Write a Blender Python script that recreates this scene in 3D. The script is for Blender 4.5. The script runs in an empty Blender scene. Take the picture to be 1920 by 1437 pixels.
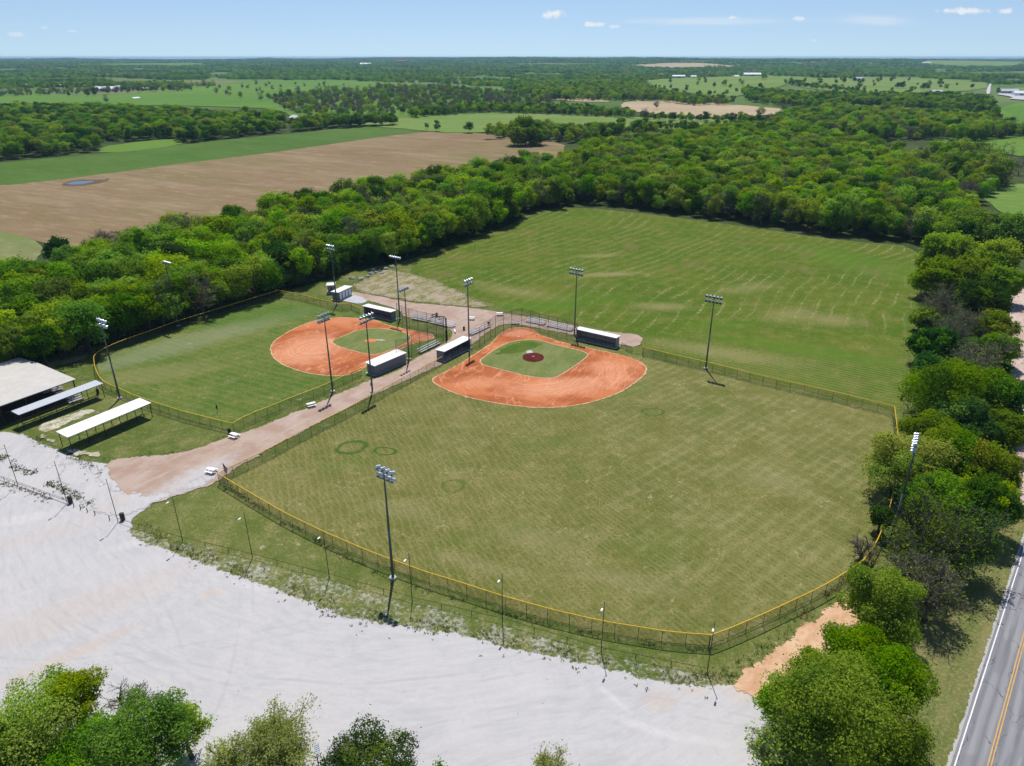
import bpy, bmesh, math, random
import numpy as np
from mathutils import Vector, noise as mnoise
from mathutils.geometry import delaunay_2d_cdt

R = math.radians
S = bpy.context.scene
COL = S.collection
rnd = random.Random(7)
rng = np.random.default_rng(11)

# ------------------------------------------------------------------ camera, sky, sun, exposure
FPX, HOR, CAMH = 1331.0, 107.0, 70.0
PITCH = math.atan((718.5 - HOR) / FPX)
SP, CP = math.sin(PITCH), math.cos(PITCH)
cam = bpy.data.objects.new('camera', bpy.data.cameras.new('camera'))
COL.objects.link(cam)
cam.location = (0, 0, CAMH)
cam.rotation_euler = (math.pi / 2 - PITCH, 0, 0)
cam.data.sensor_width = 36
cam.data.lens = FPX / 1920 * 36
cam.data.clip_start = 1
cam.data.clip_end = 60000
S.camera = cam
S.view_settings.view_transform = 'Standard'
S.view_settings.look = 'None'
S.view_settings.exposure = 0.06
S.view_settings.gamma = 1
S.view_settings.use_curve_mapping = False
S.cycles.max_bounces = 6
S.cycles.transparent_max_bounces = 24
S.cycles.volume_bounces = 0

SUN_EL, SUN_AZ = 64.0, -3.0          # azimuth measured from +Y towards +X
sun = bpy.data.objects.new('sun', bpy.data.lights.new('sun', 'SUN'))
COL.objects.link(sun)
sun.data.energy = 5.0
sun.data.angle = R(0.55)
sun.data.color = (1.0, 0.96, 0.89)
sd = Vector((math.sin(R(SUN_AZ)) * math.cos(R(SUN_EL)), math.cos(R(SUN_AZ)) * math.cos(R(SUN_EL)), math.sin(R(SUN_EL))))
sun.rotation_euler = sd.to_track_quat('Z', 'Y').to_euler()

def G(px, py, z=0.0):
    """pixel of the photo -> the world point it shows at height z"""
    u = (px - 960) / FPX; v = (py - 718.5) / FPX
    d = (CAMH - z) / (SP + CP * v)
    return (u * d, d * (CP - v * SP))
def GG(pts, z=0.0): return [G(a, b, z) for a, b in pts]
def reg(pts, ox, oy, s): return [(ox + a * s, oy + b * s) for a, b in pts]
def PX(x, y, z):
    d = y * CP - (z - CAMH) * SP
    if d < 1: return (-9999, -9999, 1)
    return (960 + FPX * x / d, 718.5 + FPX * (-(z - CAMH) * CP - y * SP) / d, d)
def sky_dir(px, py):
    u = (px - 960) / FPX; v = (py - 718.5) / FPX
    y, z = CP - v * SP, -SP - v * CP
    return (u / y, z / y)

# ------------------------------------------------------------------ node helper
class B:
    def __init__(s, nt): s.nt = nt
    def n(s, t, ins=None, **pr):
        nd = s.nt.nodes.new(t)
        for k, v in pr.items(): setattr(nd, k, v)
        for k, v in (ins or {}).items():
            s.set(nd.inputs[k], v)
        return nd
    def set(s, sock, v):
        if isinstance(v, bpy.types.NodeSocket): s.nt.links.new(v, sock)
        elif isinstance(v, (tuple, list)) and len(v) == 3 and sock.type == 'RGBA': sock.default_value = (*v, 1)
        else: sock.default_value = v
    def m(s, op, a, b=0.0, c=0.0, clamp=False):
        nd = s.n('ShaderNodeMath', operation=op, use_clamp=clamp)
        s.set(nd.inputs[0], a); s.set(nd.inputs[1], b); s.set(nd.inputs[2], c)
        return nd.outputs[0]
    def v(s, op, a, b=(0, 0, 0)):
        nd = s.n('ShaderNodeVectorMath', operation=op)
        s.set(nd.inputs[0], a); s.set(nd.inputs[1], b)
        return nd.outputs['Value'] if op in ('LENGTH', 'DOT_PRODUCT', 'DISTANCE') else nd.outputs[0]
    def pos(s): return s.n('ShaderNodeNewGeometry').outputs['Position']
    def rot(s, vec, deg, sc=(1, 1, 1)):
        r = s.n('ShaderNodeVectorRotate', {'Vector': vec, 'Angle': R(deg)}, rotation_type='Z_AXIS').outputs[0]
        return s.v('MULTIPLY', r, sc)
    def noise(s, vec, scale, detail=4.0, rough=0.55, dist=0.0):
        return s.n('ShaderNodeTexNoise', {'Vector': vec, 'Scale': scale, 'Detail': detail, 'Roughness': rough, 'Distortion': dist}).outputs[0]
    def vor(s, vec, scale, feature='F1', rand=1.0):
        return s.n('ShaderNodeTexVoronoi', {'Vector': vec, 'Scale': scale, 'Randomness': rand}, feature=feature).outputs['Distance']
    def sm(s, x, lo, hi, a=0.0, b=1.0):
        return s.n('ShaderNodeMapRange', {'Value': x, 'From Min': lo, 'From Max': hi, 'To Min': a, 'To Max': b}, interpolation_type='SMOOTHSTEP').outputs[0]
    def mix(s, f, a, b):
        nd = s.n('ShaderNodeMix', data_type='RGBA')
        s.set(nd.inputs[0], f); s.set(nd.inputs[6], a); s.set(nd.inputs[7], b)
        return nd.outputs[2]
    def blob(s, P, c, rx, ry, deg=0, soft=0.35, nz=0.5, nscale=0.15):
        """soft ragged ellipse mask with its centre on the ground at c"""
        q = s.v('SUBTRACT', P, (c[0], c[1], 0))
        q = s.rot(q, -deg, (1 / rx, 1 / ry, 0))
        l = s.v('LENGTH', q)
        nn = s.m('MULTIPLY', s.m('SUBTRACT', s.noise(P, nscale * 2.2, 8, .72), 0.5), nz * 3.4)
        return s.sm(s.m('ADD', l, nn), 1 + soft, 1 - soft)
    def ring(s, P, c, rx, ry, deg, w, nscale=0.35):
        q = s.v('SUBTRACT', P, (c[0], c[1], 0))
        q = s.rot(q, -deg, (1 / rx, 1 / ry, 0))
        l = s.m('ADD', s.v('LENGTH', q), s.m('MULTIPLY', s.m('SUBTRACT', s.noise(P, nscale, 3), 0.5), 0.7))
        return s.sm(s.m('ABSOLUTE', s.m('SUBTRACT', l, 1.0)), w, w * 0.3)
    def out(s, col, rough=0.95, spec=0.15, bump=None, bs=0.3, bd=0.05, metal=0.0):
        p = s.n('ShaderNodeBsdfPrincipled', {'Base Color': col, 'Roughness': rough, 'Specular IOR Level': spec, 'Metallic': metal})
        if bump is not None:
            b = s.n('ShaderNodeBump', {'Height': bump, 'Strength': bs, 'Distance': bd})
            s.nt.links.new(b.outputs[0], p.inputs['Normal'])
        s.end(p.outputs[0])
    def end(s, sh):
        o = s.n('ShaderNodeOutputMaterial')
        s.nt.links.new(sh, o.inputs['Surface'])

def mk(name):
    m = bpy.data.materials.new(name); m.use_nodes = True
    m.node_tree.nodes.clear()
    return m, B(m.node_tree)

def plain(name, col, rough=0.6, spec=0.4, metal=0.0, wear=0.18, scale=1.3):
    m, b = mk(name)
    co = b.n('ShaderNodeTexCoord').outputs['Object']
    f = b.noise(co, scale, 6, 0.65)
    f2 = b.noise(co, scale * 9, 3, 0.6)
    k = b.m('ADD', b.m('MULTIPLY', f, 0.7), b.m('MULTIPLY', f2, 0.3))
    c = b.mix(b.sm(k, 0.3, 0.7), tuple(x * (1 - wear) for x in col), tuple(min(1, x * (1 + wear * 0.6)) for x in col))
    b.out(c, rough, spec, metal=metal)
    return m

# ------------------------------------------------------------------ world
W = bpy.data.worlds.new('World'); S.world = W; W.use_nodes = True
W.node_tree.nodes.clear()
wb = B(W.node_tree)
gen0 = wb.n('ShaderNodeTexCoord').outputs['Generated']
skv = wb.v('NORMALIZE', wb.v('ADD', wb.v('MULTIPLY', gen0, (1, 1, .85)), (0, 0, .085)))
sky = wb.n('ShaderNodeTexSky', {'Vector': skv}, sky_type='NISHITA', sun_disc=False, sun_elevation=R(SUN_EL), sun_rotation=R(SUN_AZ), altitude=100, air_density=1.0, dust_density=0.0, ozone_density=2.0)
SKY_STR = 0.105
# small fair weather clouds and thin streaks placed by direction
gen = wb.n('ShaderNodeTexCoord').outputs['Generated']
sx = wb.n('ShaderNodeSeparateXYZ', {'Vector': gen})
yy = wb.m('MAXIMUM', sx.outputs[1], 0.05)
az = wb.m('DIVIDE', sx.outputs[0], yy); ev = wb.m('DIVIDE', sx.outputs[2], yy)
P2 = wb.n('ShaderNodeCombineXYZ', {'X': az, 'Y': ev, 'Z': 0.0}).outputs[0]
puff = wb.noise(P2, 110, 6, 0.62)
puff2 = wb.noise(wb.v('MULTIPLY', P2, (0.16, 1.0, 1)), 60, 5, 0.6)
mask = None
def wmax(a, b_): return b_ if a is None else wb.m('MAXIMUM', a, b_)
for (px, py, rx, ry, k, thin) in [(1034, 27, 23, 9, 0.95, 0), (1113, 46, 21, 6, .85, 0), (1152, 50, 13, 4, .5, 0), (1373, 34, 12, 4, .7, 0), (1498, 35, 13, 5, .7, 0),
                                  (1808, 21, 46, 7, .9, 0), (1885, 21, 15, 6, .8, 0), (30, 64, 18, 5, .4, 0), (85, 52, 9, 4, .35, 0), (135, 59, 10, 3, .35, 0), (1524, 76, 8, 3, .3, 0),
                                  (1330, 40, 200, 10, .34, 1), (1655, 37, 90, 13, .36, 1), (1200, 41, 60, 5, .25, 1)]:
    a0, e0 = sky_dir(px, py)
    a1, _ = sky_dir(px + rx, py); _, e1 = sky_dir(px, py - ry)
    q = wb.v('MULTIPLY', wb.v('SUBTRACT', P2, (a0, e0, 0)), (1 / (a1 - a0), 1 / (e1 - e0), 0))
    l = wb.v('LENGTH', q)
    if thin:
        d = wb.m('ADD', l, wb.m('MULTIPLY', wb.m('SUBTRACT', puff2, 0.5), 1.8))
        f = wb.sm(d, 1.1, 0.1)
    else:
        # flatter undersides
        d = wb.m('ADD', l, wb.m('MULTIPLY', wb.m('SUBTRACT', puff, 0.5), 2.4))
        f = wb.sm(d, 1.15, 0.3)
    mask = wmax(mask, wb.m('MULTIPLY', f, k))
front = wb.m('GREATER_THAN', sx.outputs[1], 0.05)
mask = wb.m('MULTIPLY', mask, front)
skc = wb.n('ShaderNodeMix', data_type='RGBA', blend_type='MULTIPLY')
wb.set(skc.inputs[0], 1.0); wb.set(skc.inputs[6], sky.outputs[0]); wb.set(skc.inputs[7], (.95, .955, 1.01))
cl = wb.mix(mask, skc.outputs[2], (7.6, 7.9, 8.3))
bg = wb.n('ShaderNodeBackground', {'Color': cl, 'Strength': SKY_STR})
wo = wb.n('ShaderNodeOutputWorld'); W.node_tree.links.new(bg.outputs[0], wo.inputs['Surface'])

# ------------------------------------------------------------------ object helpers
def tag(o, label=None, cat=None, group=None, kind=None):
    if label: o['label'] = label
    if cat: o['category'] = cat
    if group: o['group'] = group
    if kind: o['kind'] = kind
    return o
def empty(name, loc=(0, 0, 0), rz=0.0, label=None, cat=None, group=None):
    o = bpy.data.objects.new(name, None); COL.objects.link(o)
    o.location = loc; o.rotation_euler = (0, 0, rz); o.empty_display_size = 0.3
    return tag(o, label, cat, group)
def link(name, me, parent=None, loc=None, rot=None, scale=None):
    o = bpy.data.objects.new(name, me); COL.objects.link(o)
    if parent is not None: o.parent = parent
    if loc is not None: o.location = loc
    if rot is not None: o.rotation_euler = rot
    if scale is not None: o.scale = scale
    return o
def copy_tree(o, parent=None):
    c = o.copy(); COL.objects.link(c)
    if parent is not None: c.parent = parent
    for ch in list(o.children): copy_tree(ch, c)
    return c
def npmesh(name, verts, faces, mats, k=4, midx=None, smooth=False):
    """fast mesh from an (n,3) array and an (m,k) array of face corners"""
    me = bpy.data.meshes.new(name)
    v = np.asarray(verts, dtype=np.float32); f = np.asarray(faces, dtype=np.int32)
    me.vertices.add(len(v)); me.vertices.foreach_set('co', v.ravel())
    me.loops.add(f.size); me.loops.foreach_set('vertex_index', f.ravel())
    me.polygons.add(len(f))
    me.polygons.foreach_set('loop_start', np.arange(0, f.size, k, dtype=np.int32))
    if midx is not None: me.polygons.foreach_set('material_index', np.asarray(midx, dtype=np.int32))
    if smooth: me.polygons.foreach_set('use_smooth', np.ones(len(f), dtype=bool))
    for mm in (mats if isinstance(mats, (list, tuple)) else [mats]): me.materials.append(mm)
    me.update(calc_edges=True)
    return me

class MB:
    """collects boxes, tubes and lathes; mesh() gives one mesh"""
    def __init__(s): s.v = []; s.f = []
    def add(s, vs, fs):
        o = len(s.v); s.v += [tuple(p) for p in vs]; s.f += [tuple(i + o for i in f) for f in fs]; return s
    def box(s, x0, x1, y0, y1, z0, z1):
        return s.add([(x0, y0, z0), (x1, y0, z0), (x1, y1, z0), (x0, y1, z0), (x0, y0, z1), (x1, y0, z1), (x1, y1, z1), (x0, y1, z1)],
                     [(3, 2, 1, 0), (4, 5, 6, 7), (0, 1, 5, 4), (1, 2, 6, 5), (2, 3, 7, 6), (3, 0, 4, 7)])
    def hexa(s, low, top):
        return s.add(list(low) + list(top), [(3, 2, 1, 0), (4, 5, 6, 7), (0, 1, 5, 4), (1, 2, 6, 5), (2, 3, 7, 6), (3, 0, 4, 7)])
    def tube(s, p0, p1, r0, r1=None, n=8, cap=True):
        r1 = r0 if r1 is None else r1
        p0, p1 = Vector(p0), Vector(p1); d = (p1 - p0)
        if d.length < 1e-6: return s
        d.normalize()
        a = d.orthogonal().normalized(); b = d.cross(a)
        vs = []
        for p, r in ((p0, r0), (p1, r1)):
            for i in range(n):
                t = 2 * math.pi * i / n
                vs.append(p + a * (r * math.cos(t)) + b * (r * math.sin(t)))
        fs = [(i, (i + 1) % n, n + (i + 1) % n, n + i) for i in range(n)]
        if cap: fs += [tuple(range(n))[::-1], tuple(range(n, 2 * n))]
        return s.add(vs, fs)
    def path(s, pts, r, n=6):
        for a, b in zip(pts[:-1], pts[1:]): s.tube(a, b, r, r, n)
        return s
    def lathe(s, prof, n=12, M=None):
        vs = []; fs = []
        for (r, z) in prof:
            for i in range(n):
                t = 2 * math.pi * i / n
                p = Vector((r * math.cos(t), r * math.sin(t), z))
                vs.append(M @ p if M is not None else p)
        for k in range(len(prof) - 1):
            for i in range(n):
                fs.append((k * n + i, k * n + (i + 1) % n, (k + 1) * n + (i + 1) % n, (k + 1) * n + i))
        fs.append(tuple(range(n))[::-1]); fs.append(tuple((len(prof) - 1) * n + i for i in range(n)))
        return s.add(vs, fs)
    def mesh(s, name, mat, smooth=False):
        me = bpy.data.meshes.new(name)
        me.from_pydata([tuple(p) for p in s.v], [], s.f); me.materials.append(mat)
        if smooth: me.shade_smooth()
        me.update(); return me
    def obj(s, name, mat, parent=None, smooth=False, **k): return link(name, s.mesh(name, mat, smooth), parent, **k)

# terrain height: flat round the ball park, rolling far off
def sstep(a, b, x):
    t = min(1, max(0, (x - a) / (b - a))); return t * t * (3 - 2 * t)
def HZ(x, y):
    r = math.hypot(x, y)
    if r < 900: return 0.0
    k1 = sstep(900, 2600, r); k2 = sstep(3500, 8000, r)
    n1 = mnoise.noise(Vector((x / 900, y / 900, 3.1))); n2 = mnoise.noise(Vector((x / 3100, y / 3100, 9.7)))
    bump = 16 * math.exp(-(((x - 720) / 260) ** 2 + ((y - 2150) / 500) ** 2))
    return min(58.0, k1 * 7 * n1 + k2 * (20 + 34 * n2) + bump + k2 * 18 * math.exp(-((x + 200) / 4200.0) ** 2))

def smooth_poly(pts, it=2):
    for _ in range(it):
        q = []
        for i in range(len(pts)):
            a, b = pts[i], pts[(i + 1) % len(pts)]
            q += [(a[0] * .75 + b[0] * .25, a[1] * .75 + b[1] * .25), (a[0] * .25 + b[0] * .75, a[1] * .25 + b[1] * .75)]
        pts = q
    return pts
def resample(pts, step, closed=True):
    out = []
    n = len(pts)
    for i in range(n if closed else n - 1):
        a, b = pts[i], pts[(i + 1) % n]
        L = math.hypot(b[0] - a[0], b[1] - a[1]); k = max(1, int(L / step))
        for j in range(k):
            t = j / k; out.append((a[0] + (b[0] - a[0]) * t, a[1] + (b[1] - a[1]) * t))
    if not closed: out.append(pts[-1])
    return out
def rag(pts, amp, sc=0.6):
    out = []
    for (x, y) in pts:
        dx = mnoise.noise(Vector((x * sc, y * sc, 1.3))) + .7 * mnoise.noise(Vector((x * sc * 3.7, y * sc * 3.7, 5.3)))
        dy = mnoise.noise(Vector((x * sc, y * sc, 7.9))) + .7 * mnoise.noise(Vector((x * sc * 3.7, y * sc * 3.7, 2.3)))
        out.append((x + amp * dx, y + amp * dy))
    return out
FEATHER = {}
def edge_dist(P_, ring):
    A = np.array(ring); Bv = np.roll(A, -1, 0) - A; L2 = (Bv ** 2).sum(1) + 1e-12
    out = np.empty(len(P_))
    for i0 in range(0, len(P_), 400):
        q = P_[i0:i0 + 400, None, :] - A[None]
        t = np.clip((q * Bv[None]).sum(2) / L2, 0, 1)
        out[i0:i0 + 400] = np.sqrt(((q - t[..., None] * Bv[None]) ** 2).sum(2)).min(1)
    return out
def sheet(name, pts, z, mat, ragged=0.3, step=0.9, smooth=1, parent=None, kind='structure', sc=0.6, zf=None, grid=None):
    pts = smooth_poly(pts, smooth) if smooth else pts
    pts = rag(resample(pts, step), ragged, sc) if step else pts
    vs = [Vector(p) for p in pts]; n = len(vs)
    fe = FEATHER.get(mat.name)
    if fe:
        A = np.array(pts); T = np.roll(A, -1, 0) - np.roll(A, 1, 0); T /= np.linalg.norm(T, axis=1)[:, None] + 1e-9
        area = sum(A[i - 1][0] * A[i][1] - A[i][0] * A[i - 1][1] for i in range(len(A)))
        Nn = np.stack([-T[:, 1], T[:, 0]], 1) * (1 if area > 0 else -1)
        for k in (.33, .7, 1.05):
            Q = A + Nn * fe * k; dq = edge_dist(Q, pts)
            for q, d_ in zip(Q, dq):
                if d_ > fe * k * .8 and inside(q, pts): vs.append(Vector(q))
    if grid:
        xs = [p.x for p in vs]; ys = [p.y for p in vs]
        gx, gy = np.meshgrid(np.arange(min(xs), max(xs), grid), np.arange(min(ys), max(ys), grid))
        vs = vs + [Vector((a, b)) for a, b in zip(gx.ravel(), gy.ravel())]
    v, e, f, *_ = delaunay_2d_cdt(vs, [(i, (i + 1) % n) for i in range(n)], [list(range(n))], 1, 1e-4)
    me = bpy.data.meshes.new(name)
    me.from_pydata([(p.x, p.y, z + (HZ(p.x, p.y) if zf else 0)) for p in v], [], [tuple(q) for q in f])
    me.update()
    if len(me.polygons) and me.polygons[0].normal.z < 0: me.flip_normals()
    if fe:
        e_ = np.clip(edge_dist(np.array([(p.x, p.y) for p in v]), pts) / fe, 0, 1)
        me.attributes.new('edge', 'FLOAT', 'POINT').data.foreach_set('value', e_.astype(np.float32))
    me.materials.append(mat)
    o = link(name, me, parent)
    if kind: o['kind'] = kind
    return o
def inside(p, poly):
    x, y = p; c = False; j = len(poly) - 1
    for i in range(len(poly)):
        if (poly[i][1] > y) != (poly[j][1] > y) and x < (poly[j][0] - poly[i][0]) * (y - poly[i][1]) / (poly[j][1] - poly[i][1]) + poly[i][0]: c = not c
        j = i
    return c
def seg_dist(p, line):
    best = 1e9
    for a, b in zip(line[:-1], line[1:]):
        dx, dy = b[0] - a[0], b[1] - a[1]; L = dx * dx + dy * dy or 1e-9
        t = min(1, max(0, ((p[0] - a[0]) * dx + (p[1] - a[1]) * dy) / L))
        best = min(best, math.hypot(p[0] - a[0] - t * dx, p[1] - a[1] - t * dy))
    return best

# ------------------------------------------------------------------ ground materials
def grass_base(b, P, c1, c2, dry, dry_amt=0.5):
    big = b.noise(P, 0.035, 5, 0.6)
    mid = b.noise(P, 0.22, 5, 0.65)
    fin = b.noise(P, 2.6, 5, 0.75)
    c = b.mix(b.sm(b.m('ADD', b.m('MULTIPLY', big, .6), b.m('MULTIPLY', mid, .4)), .38, .62), c1, c2)
    d = b.m('ADD', b.m('MULTIPLY', mid, .5), b.m('MULTIPLY', fin, .5))
    c = b.mix(b.m('MULTIPLY', b.sm(d, .5, .68), dry_amt), c, dry)
    c = b.mix(b.sm(fin, .52, .34, 0, .65), c, tuple(x * .5 for x in c1))
    f3 = b.noise(P, .9, 4, .7)
    c = b.mix(b.sm(f3, .54, .68, 0, .4), c, dry)
    c = b.mix(b.sm(f3, .44, .32, 0, .4), c, tuple(x * .7 for x in c1))
    return c, big, mid, fin
def straw(b, P, deg, scale=0.5, lo=.0, hi=.035):
    """thin wiggly lines of cut grass, broken up"""
    q = b.rot(P, deg, (1, .32, 1))
    wv = b.n('ShaderNodeTexNoise', {'Vector': q, 'Scale': scale, 'Detail': 2.0, 'Roughness': .5, 'Distortion': .8}).outputs[0]
    line = b.sm(b.m('ABSOLUTE', b.m('SUBTRACT', wv, .5)), hi, lo)
    brk = b.sm(b.noise(P, .12, 4, .6), .44, .62)
    brk2 = b.sm(b.noise(P, 1.1, 2, .6), .45, .6)
    return b.m('MULTIPLY', line, b.m('MULTIPLY', brk, brk2))
def stripes(b, P, deg, w, wob=.5):
    q = b.rot(P, deg)
    x = b.n('ShaderNodeSeparateXYZ', {'Vector': q}).outputs[0]
    x = b.m('ADD', x, b.m('MULTIPLY', b.m('SUBTRACT', b.noise(P, .12, 3), .5), wob * 2))
    return b.m('SINE', b.m('MULTIPLY', x, 2 * math.pi / w)), x

LE = G(221.7, 980); _le2 = G(1325.7, 1262.5)
_l = math.hypot(_le2[0] - LE[0], _le2[1] - LE[1]); LN = (-(_le2[1] - LE[1]) / _l, (_le2[0] - LE[0]) / _l)   # towards the grass
def mat_turf_right():
    m, b = mk('ballfield_turf_right'); P = b.pos()
    c, big, mid, fin = grass_base(b, P, (.112, .124, .026), (.165, .156, .046), (.27, .22, .10), .8)
    s1, _ = stripes(b, P, -41 + 90, 2.3); s2, _ = stripes(b, P, 53 + 90, 2.6)
    zone = b.sm(b.noise(P, .03, 2), .4, .58)
    xr = b.n('ShaderNodeSeparateXYZ', {'Vector': P}).outputs[0]
    zone = b.m('MULTIPLY', b.m('MAXIMUM', b.m('MULTIPLY', zone, .3), b.sm(xr, -2, 38)), b.sm(b.noise(P, .11, 4, .65), .34, .62))
    c = b.mix(b.m('MULTIPLY', b.sm(s1, .2, 1), b.m('MULTIPLY', zone, .32)), c, (.225, .235, .10))
    c = b.mix(b.m('MULTIPLY', b.sm(s2, .35, 1), b.m('MULTIPLY', zone, .27)), c, (.225, .235, .10))
    c = b.mix(b.m('MULTIPLY', b.sm(s1, -.5, -1), b.m('MULTIPLY', zone, .35)), c, (.09, .13, .03))
    # fine mower passes in the left half
    s3, _ = stripes(b, P, -20, 1.3, .8)
    c = b.mix(b.m('MULTIPLY', b.sm(s3, .3, 1), b.sm(xr, 30, -15, .08, .26)), c, (.24, .22, .10))
    s4, _ = stripes(b, P, 53 + 90, .85, .5)
    c = b.mix(b.m('MULTIPLY', b.sm(s4, .4, 1), b.sm(b.noise(P, .15, 4), .4, .6, .05, .3)), c, (.25, .24, .11))
    st = b.m('MAXIMUM', straw(b, P, 20, .30, 0, .012), straw(b, P, -60, .26, 0, .010))
    c = b.mix(b.m('MULTIPLY', st, .5), c, (.42, .36, .21))
    for cc, rx, ry, dg, k in [(G(659, 840), 2.9, 2.2, 20, 1.0), (G(722, 847), 2.1, 1.5, 160, 1.0), (G(693, 846), 1.2, .5, 10, .8), (G(1225, 773), 2.4, 1.6, 0, .7), (G(850, 912), 1.9, 1.9, 30, .6)]:
        c = b.mix(b.m('MULTIPLY', b.m('MULTIPLY', b.ring(P, cc, rx, ry, dg, .24), b.sm(b.noise(P, .8, 3), .25, .42)), k), c, (.055, .10, .018))
    for cc, rx, ry in [(G(1330, 775), 7, 3), (G(650, 870), 8, 3), (G(1180, 730), 8, 4), (G(1050, 830), 9, 3), (G(930, 1000), 10, 3), (G(1250, 1020), 9, 4)]:
        c = b.mix(b.m('MULTIPLY', b.blob(P, cc, rx * .7, ry * .8, 20, .9, .9, .3), .28), c, (.085, .135, .024))
    for cc, rx, ry in [(G(1010, 1010), 9, 3), (G(1440, 900), 8, 4), (G(760, 960), 7, 3), (G(1180, 1090), 12, 2.5), (G(900, 1060), 10, 1.6)]:
        c = b.mix(b.m('MULTIPLY', b.blob(P, cc, rx * .7, ry * .8, -20, .9, 1.0, .6), .22), c, (.30, .26, .14))
    dots = b.sm(b.vor(P, .55), .10, .05)
    c = b.mix(b.m('MULTIPLY', dots, b.sm(b.noise(P, .09, 2), .52, .62)), c, (.05, .075, .02))
    b.out(c, 1.0, .05, b.m('ADD', fin, b.noise(P, 9, 3, .7)), .6, .08)
    return m
def mat_turf_left():
    m, b = mk('ballfield_turf_left'); P = b.pos()
    c, big, mid, fin = grass_base(b, P, (.070, .125, .018), (.130, .155, .032), (.25, .225, .10), .45)
    s1, _ = stripes(b, P, -63, 2.2); s2, _ = stripes(b, P, 30, 1.6, .8)
    c = b.mix(b.sm(s1, .1, 1, 0, .22), c, (.19, .21, .09))
    c = b.mix(b.sm(s2, .1, 1, 0, .2), c, (.075, .12, .02))
    c = b.mix(b.m('MULTIPLY', b.blob(P, G(360, 640), 33, 6, 47, .5, .5, .12), .5), c, (.21, .225, .13))
    c = b.mix(b.m('MULTIPLY', b.blob(P, G(480, 590), 16, 9, 20, .5, .5, .12), .45), c, (.05, .13, .015))
    c = b.mix(b.m('MULTIPLY', b.blob(P, G(300, 700), 12, 5, 20, .5, .6, .12), .5), c, (.20, .19, .075))
    c = b.mix(b.m('MULTIPLY', straw(b, P, 60, .3, 0, .014), .6), c, (.38, .34, .2))
    b.out(c, 1.0, .05, b.m('ADD', fin, b.noise(P, 9, 3, .7)), .6, .08)
    return m
def mat_meadow():
    m, b = mk('meadow_grass'); P = b.pos()
    c, big, mid, fin = grass_base(b, P, (.068, .120, .010), (.112, .140, .018), (.215, .185, .07), .95)
    sep = b.n('ShaderNodeSeparateXYZ', {'Vector': P}); x, y = sep.outputs[0], sep.outputs[1]
    # curving windrow lines
    u = b.m('SUBTRACT', b.m('MULTIPLY', x, .83), b.m('MULTIPLY', y, .55))
    u = b.m('ADD', u, b.m('MULTIPLY', b.m('SINE', b.m('MULTIPLY', y, .035)), 5.0))
    u = b.m('ADD', u, b.m('MULTIPLY', b.m('SUBTRACT', b.noise(P, .012, 3), .5), 22.0))
    u = b.m('ADD', u, b.m('MULTIPLY', b.m('SUBTRACT', b.noise(P, .2, 3), .5), .8))
    sn = b.m('SINE', b.m('MULTIPLY', u, 2 * math.pi / 4.6))
    line = b.sm(sn, .80, 1.0)
    brk = b.m('MULTIPLY', b.sm(b.noise(P, .045, 5, .7), .40, .60), b.sm(b.noise(P, .9, 3, .6), .36, .62))
    zone = b.sm(y, 178, 200)
    c = b.mix(b.m('MULTIPLY', b.m('MULTIPLY', line, brk), b.m('MULTIPLY', zone, .58)), c, (.32, .29, .155))
    c = b.mix(b.m('MULTIPLY', b.sm(sn, -.3, -1), b.m('MULTIPLY', zone, .22)), c, (.05, .10, .012))
    s2, _ = stripes(b, P, -55, 1.5, .3)
    c = b.mix(b.m('MULTIPLY', b.sm(s2, .1, 1), b.sm(y, 186, 160, 0, .4)), c, (.22, .215, .10))
    for cc, rx, ry, dg, k in [(G(1140, 515), 12, 3, 10, .5), (G(1240, 575), 9, 4, 0, .45), (G(1400, 540), 12, 5, 30, .3), (G(1480, 590), 10, 6, 30, .35), (G(1345, 660), 20, 5, -25, .4), (G(1120, 480), 10, 3, 10, .4), (G(1560, 600), 8, 6, 0, .4), (G(960, 545), 18, 5, -30, .3)]:
        c = b.mix(b.m('MULTIPLY', b.blob(P, cc, rx * .8, ry * .8, dg, .9, 1.1, .5), k * 1.25), c, (.27, .225, .105))
    for cc, rx, ry, dg, k in [(G(1000, 575), 14, 5, 0, .7), (G(1640, 500), 12, 30, 30, .6), (G(1500, 655), 22, 4, -25, .55), (G(1100, 560), 14, 6, 0, .4), (G(1350, 610), 10, 4, 0, .4), (G(1090, 410), 16, 5, 0, .4)]:
        c = b.mix(b.m('MULTIPLY', b.blob(P, cc, rx, ry, dg, .6, .6, .12), k), c, (.075, .150, .014))
    rd = b.sm(b.noise(P, .05, 3), .58, .72)
    c = b.mix(b.m('MULTIPLY', rd, .5), c, (.165, .125, .055))
    b.out(c, 1.0, .05, b.m('ADD', fin, b.noise(P, 9, 3, .7)), .6, .08)
    return m
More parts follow.
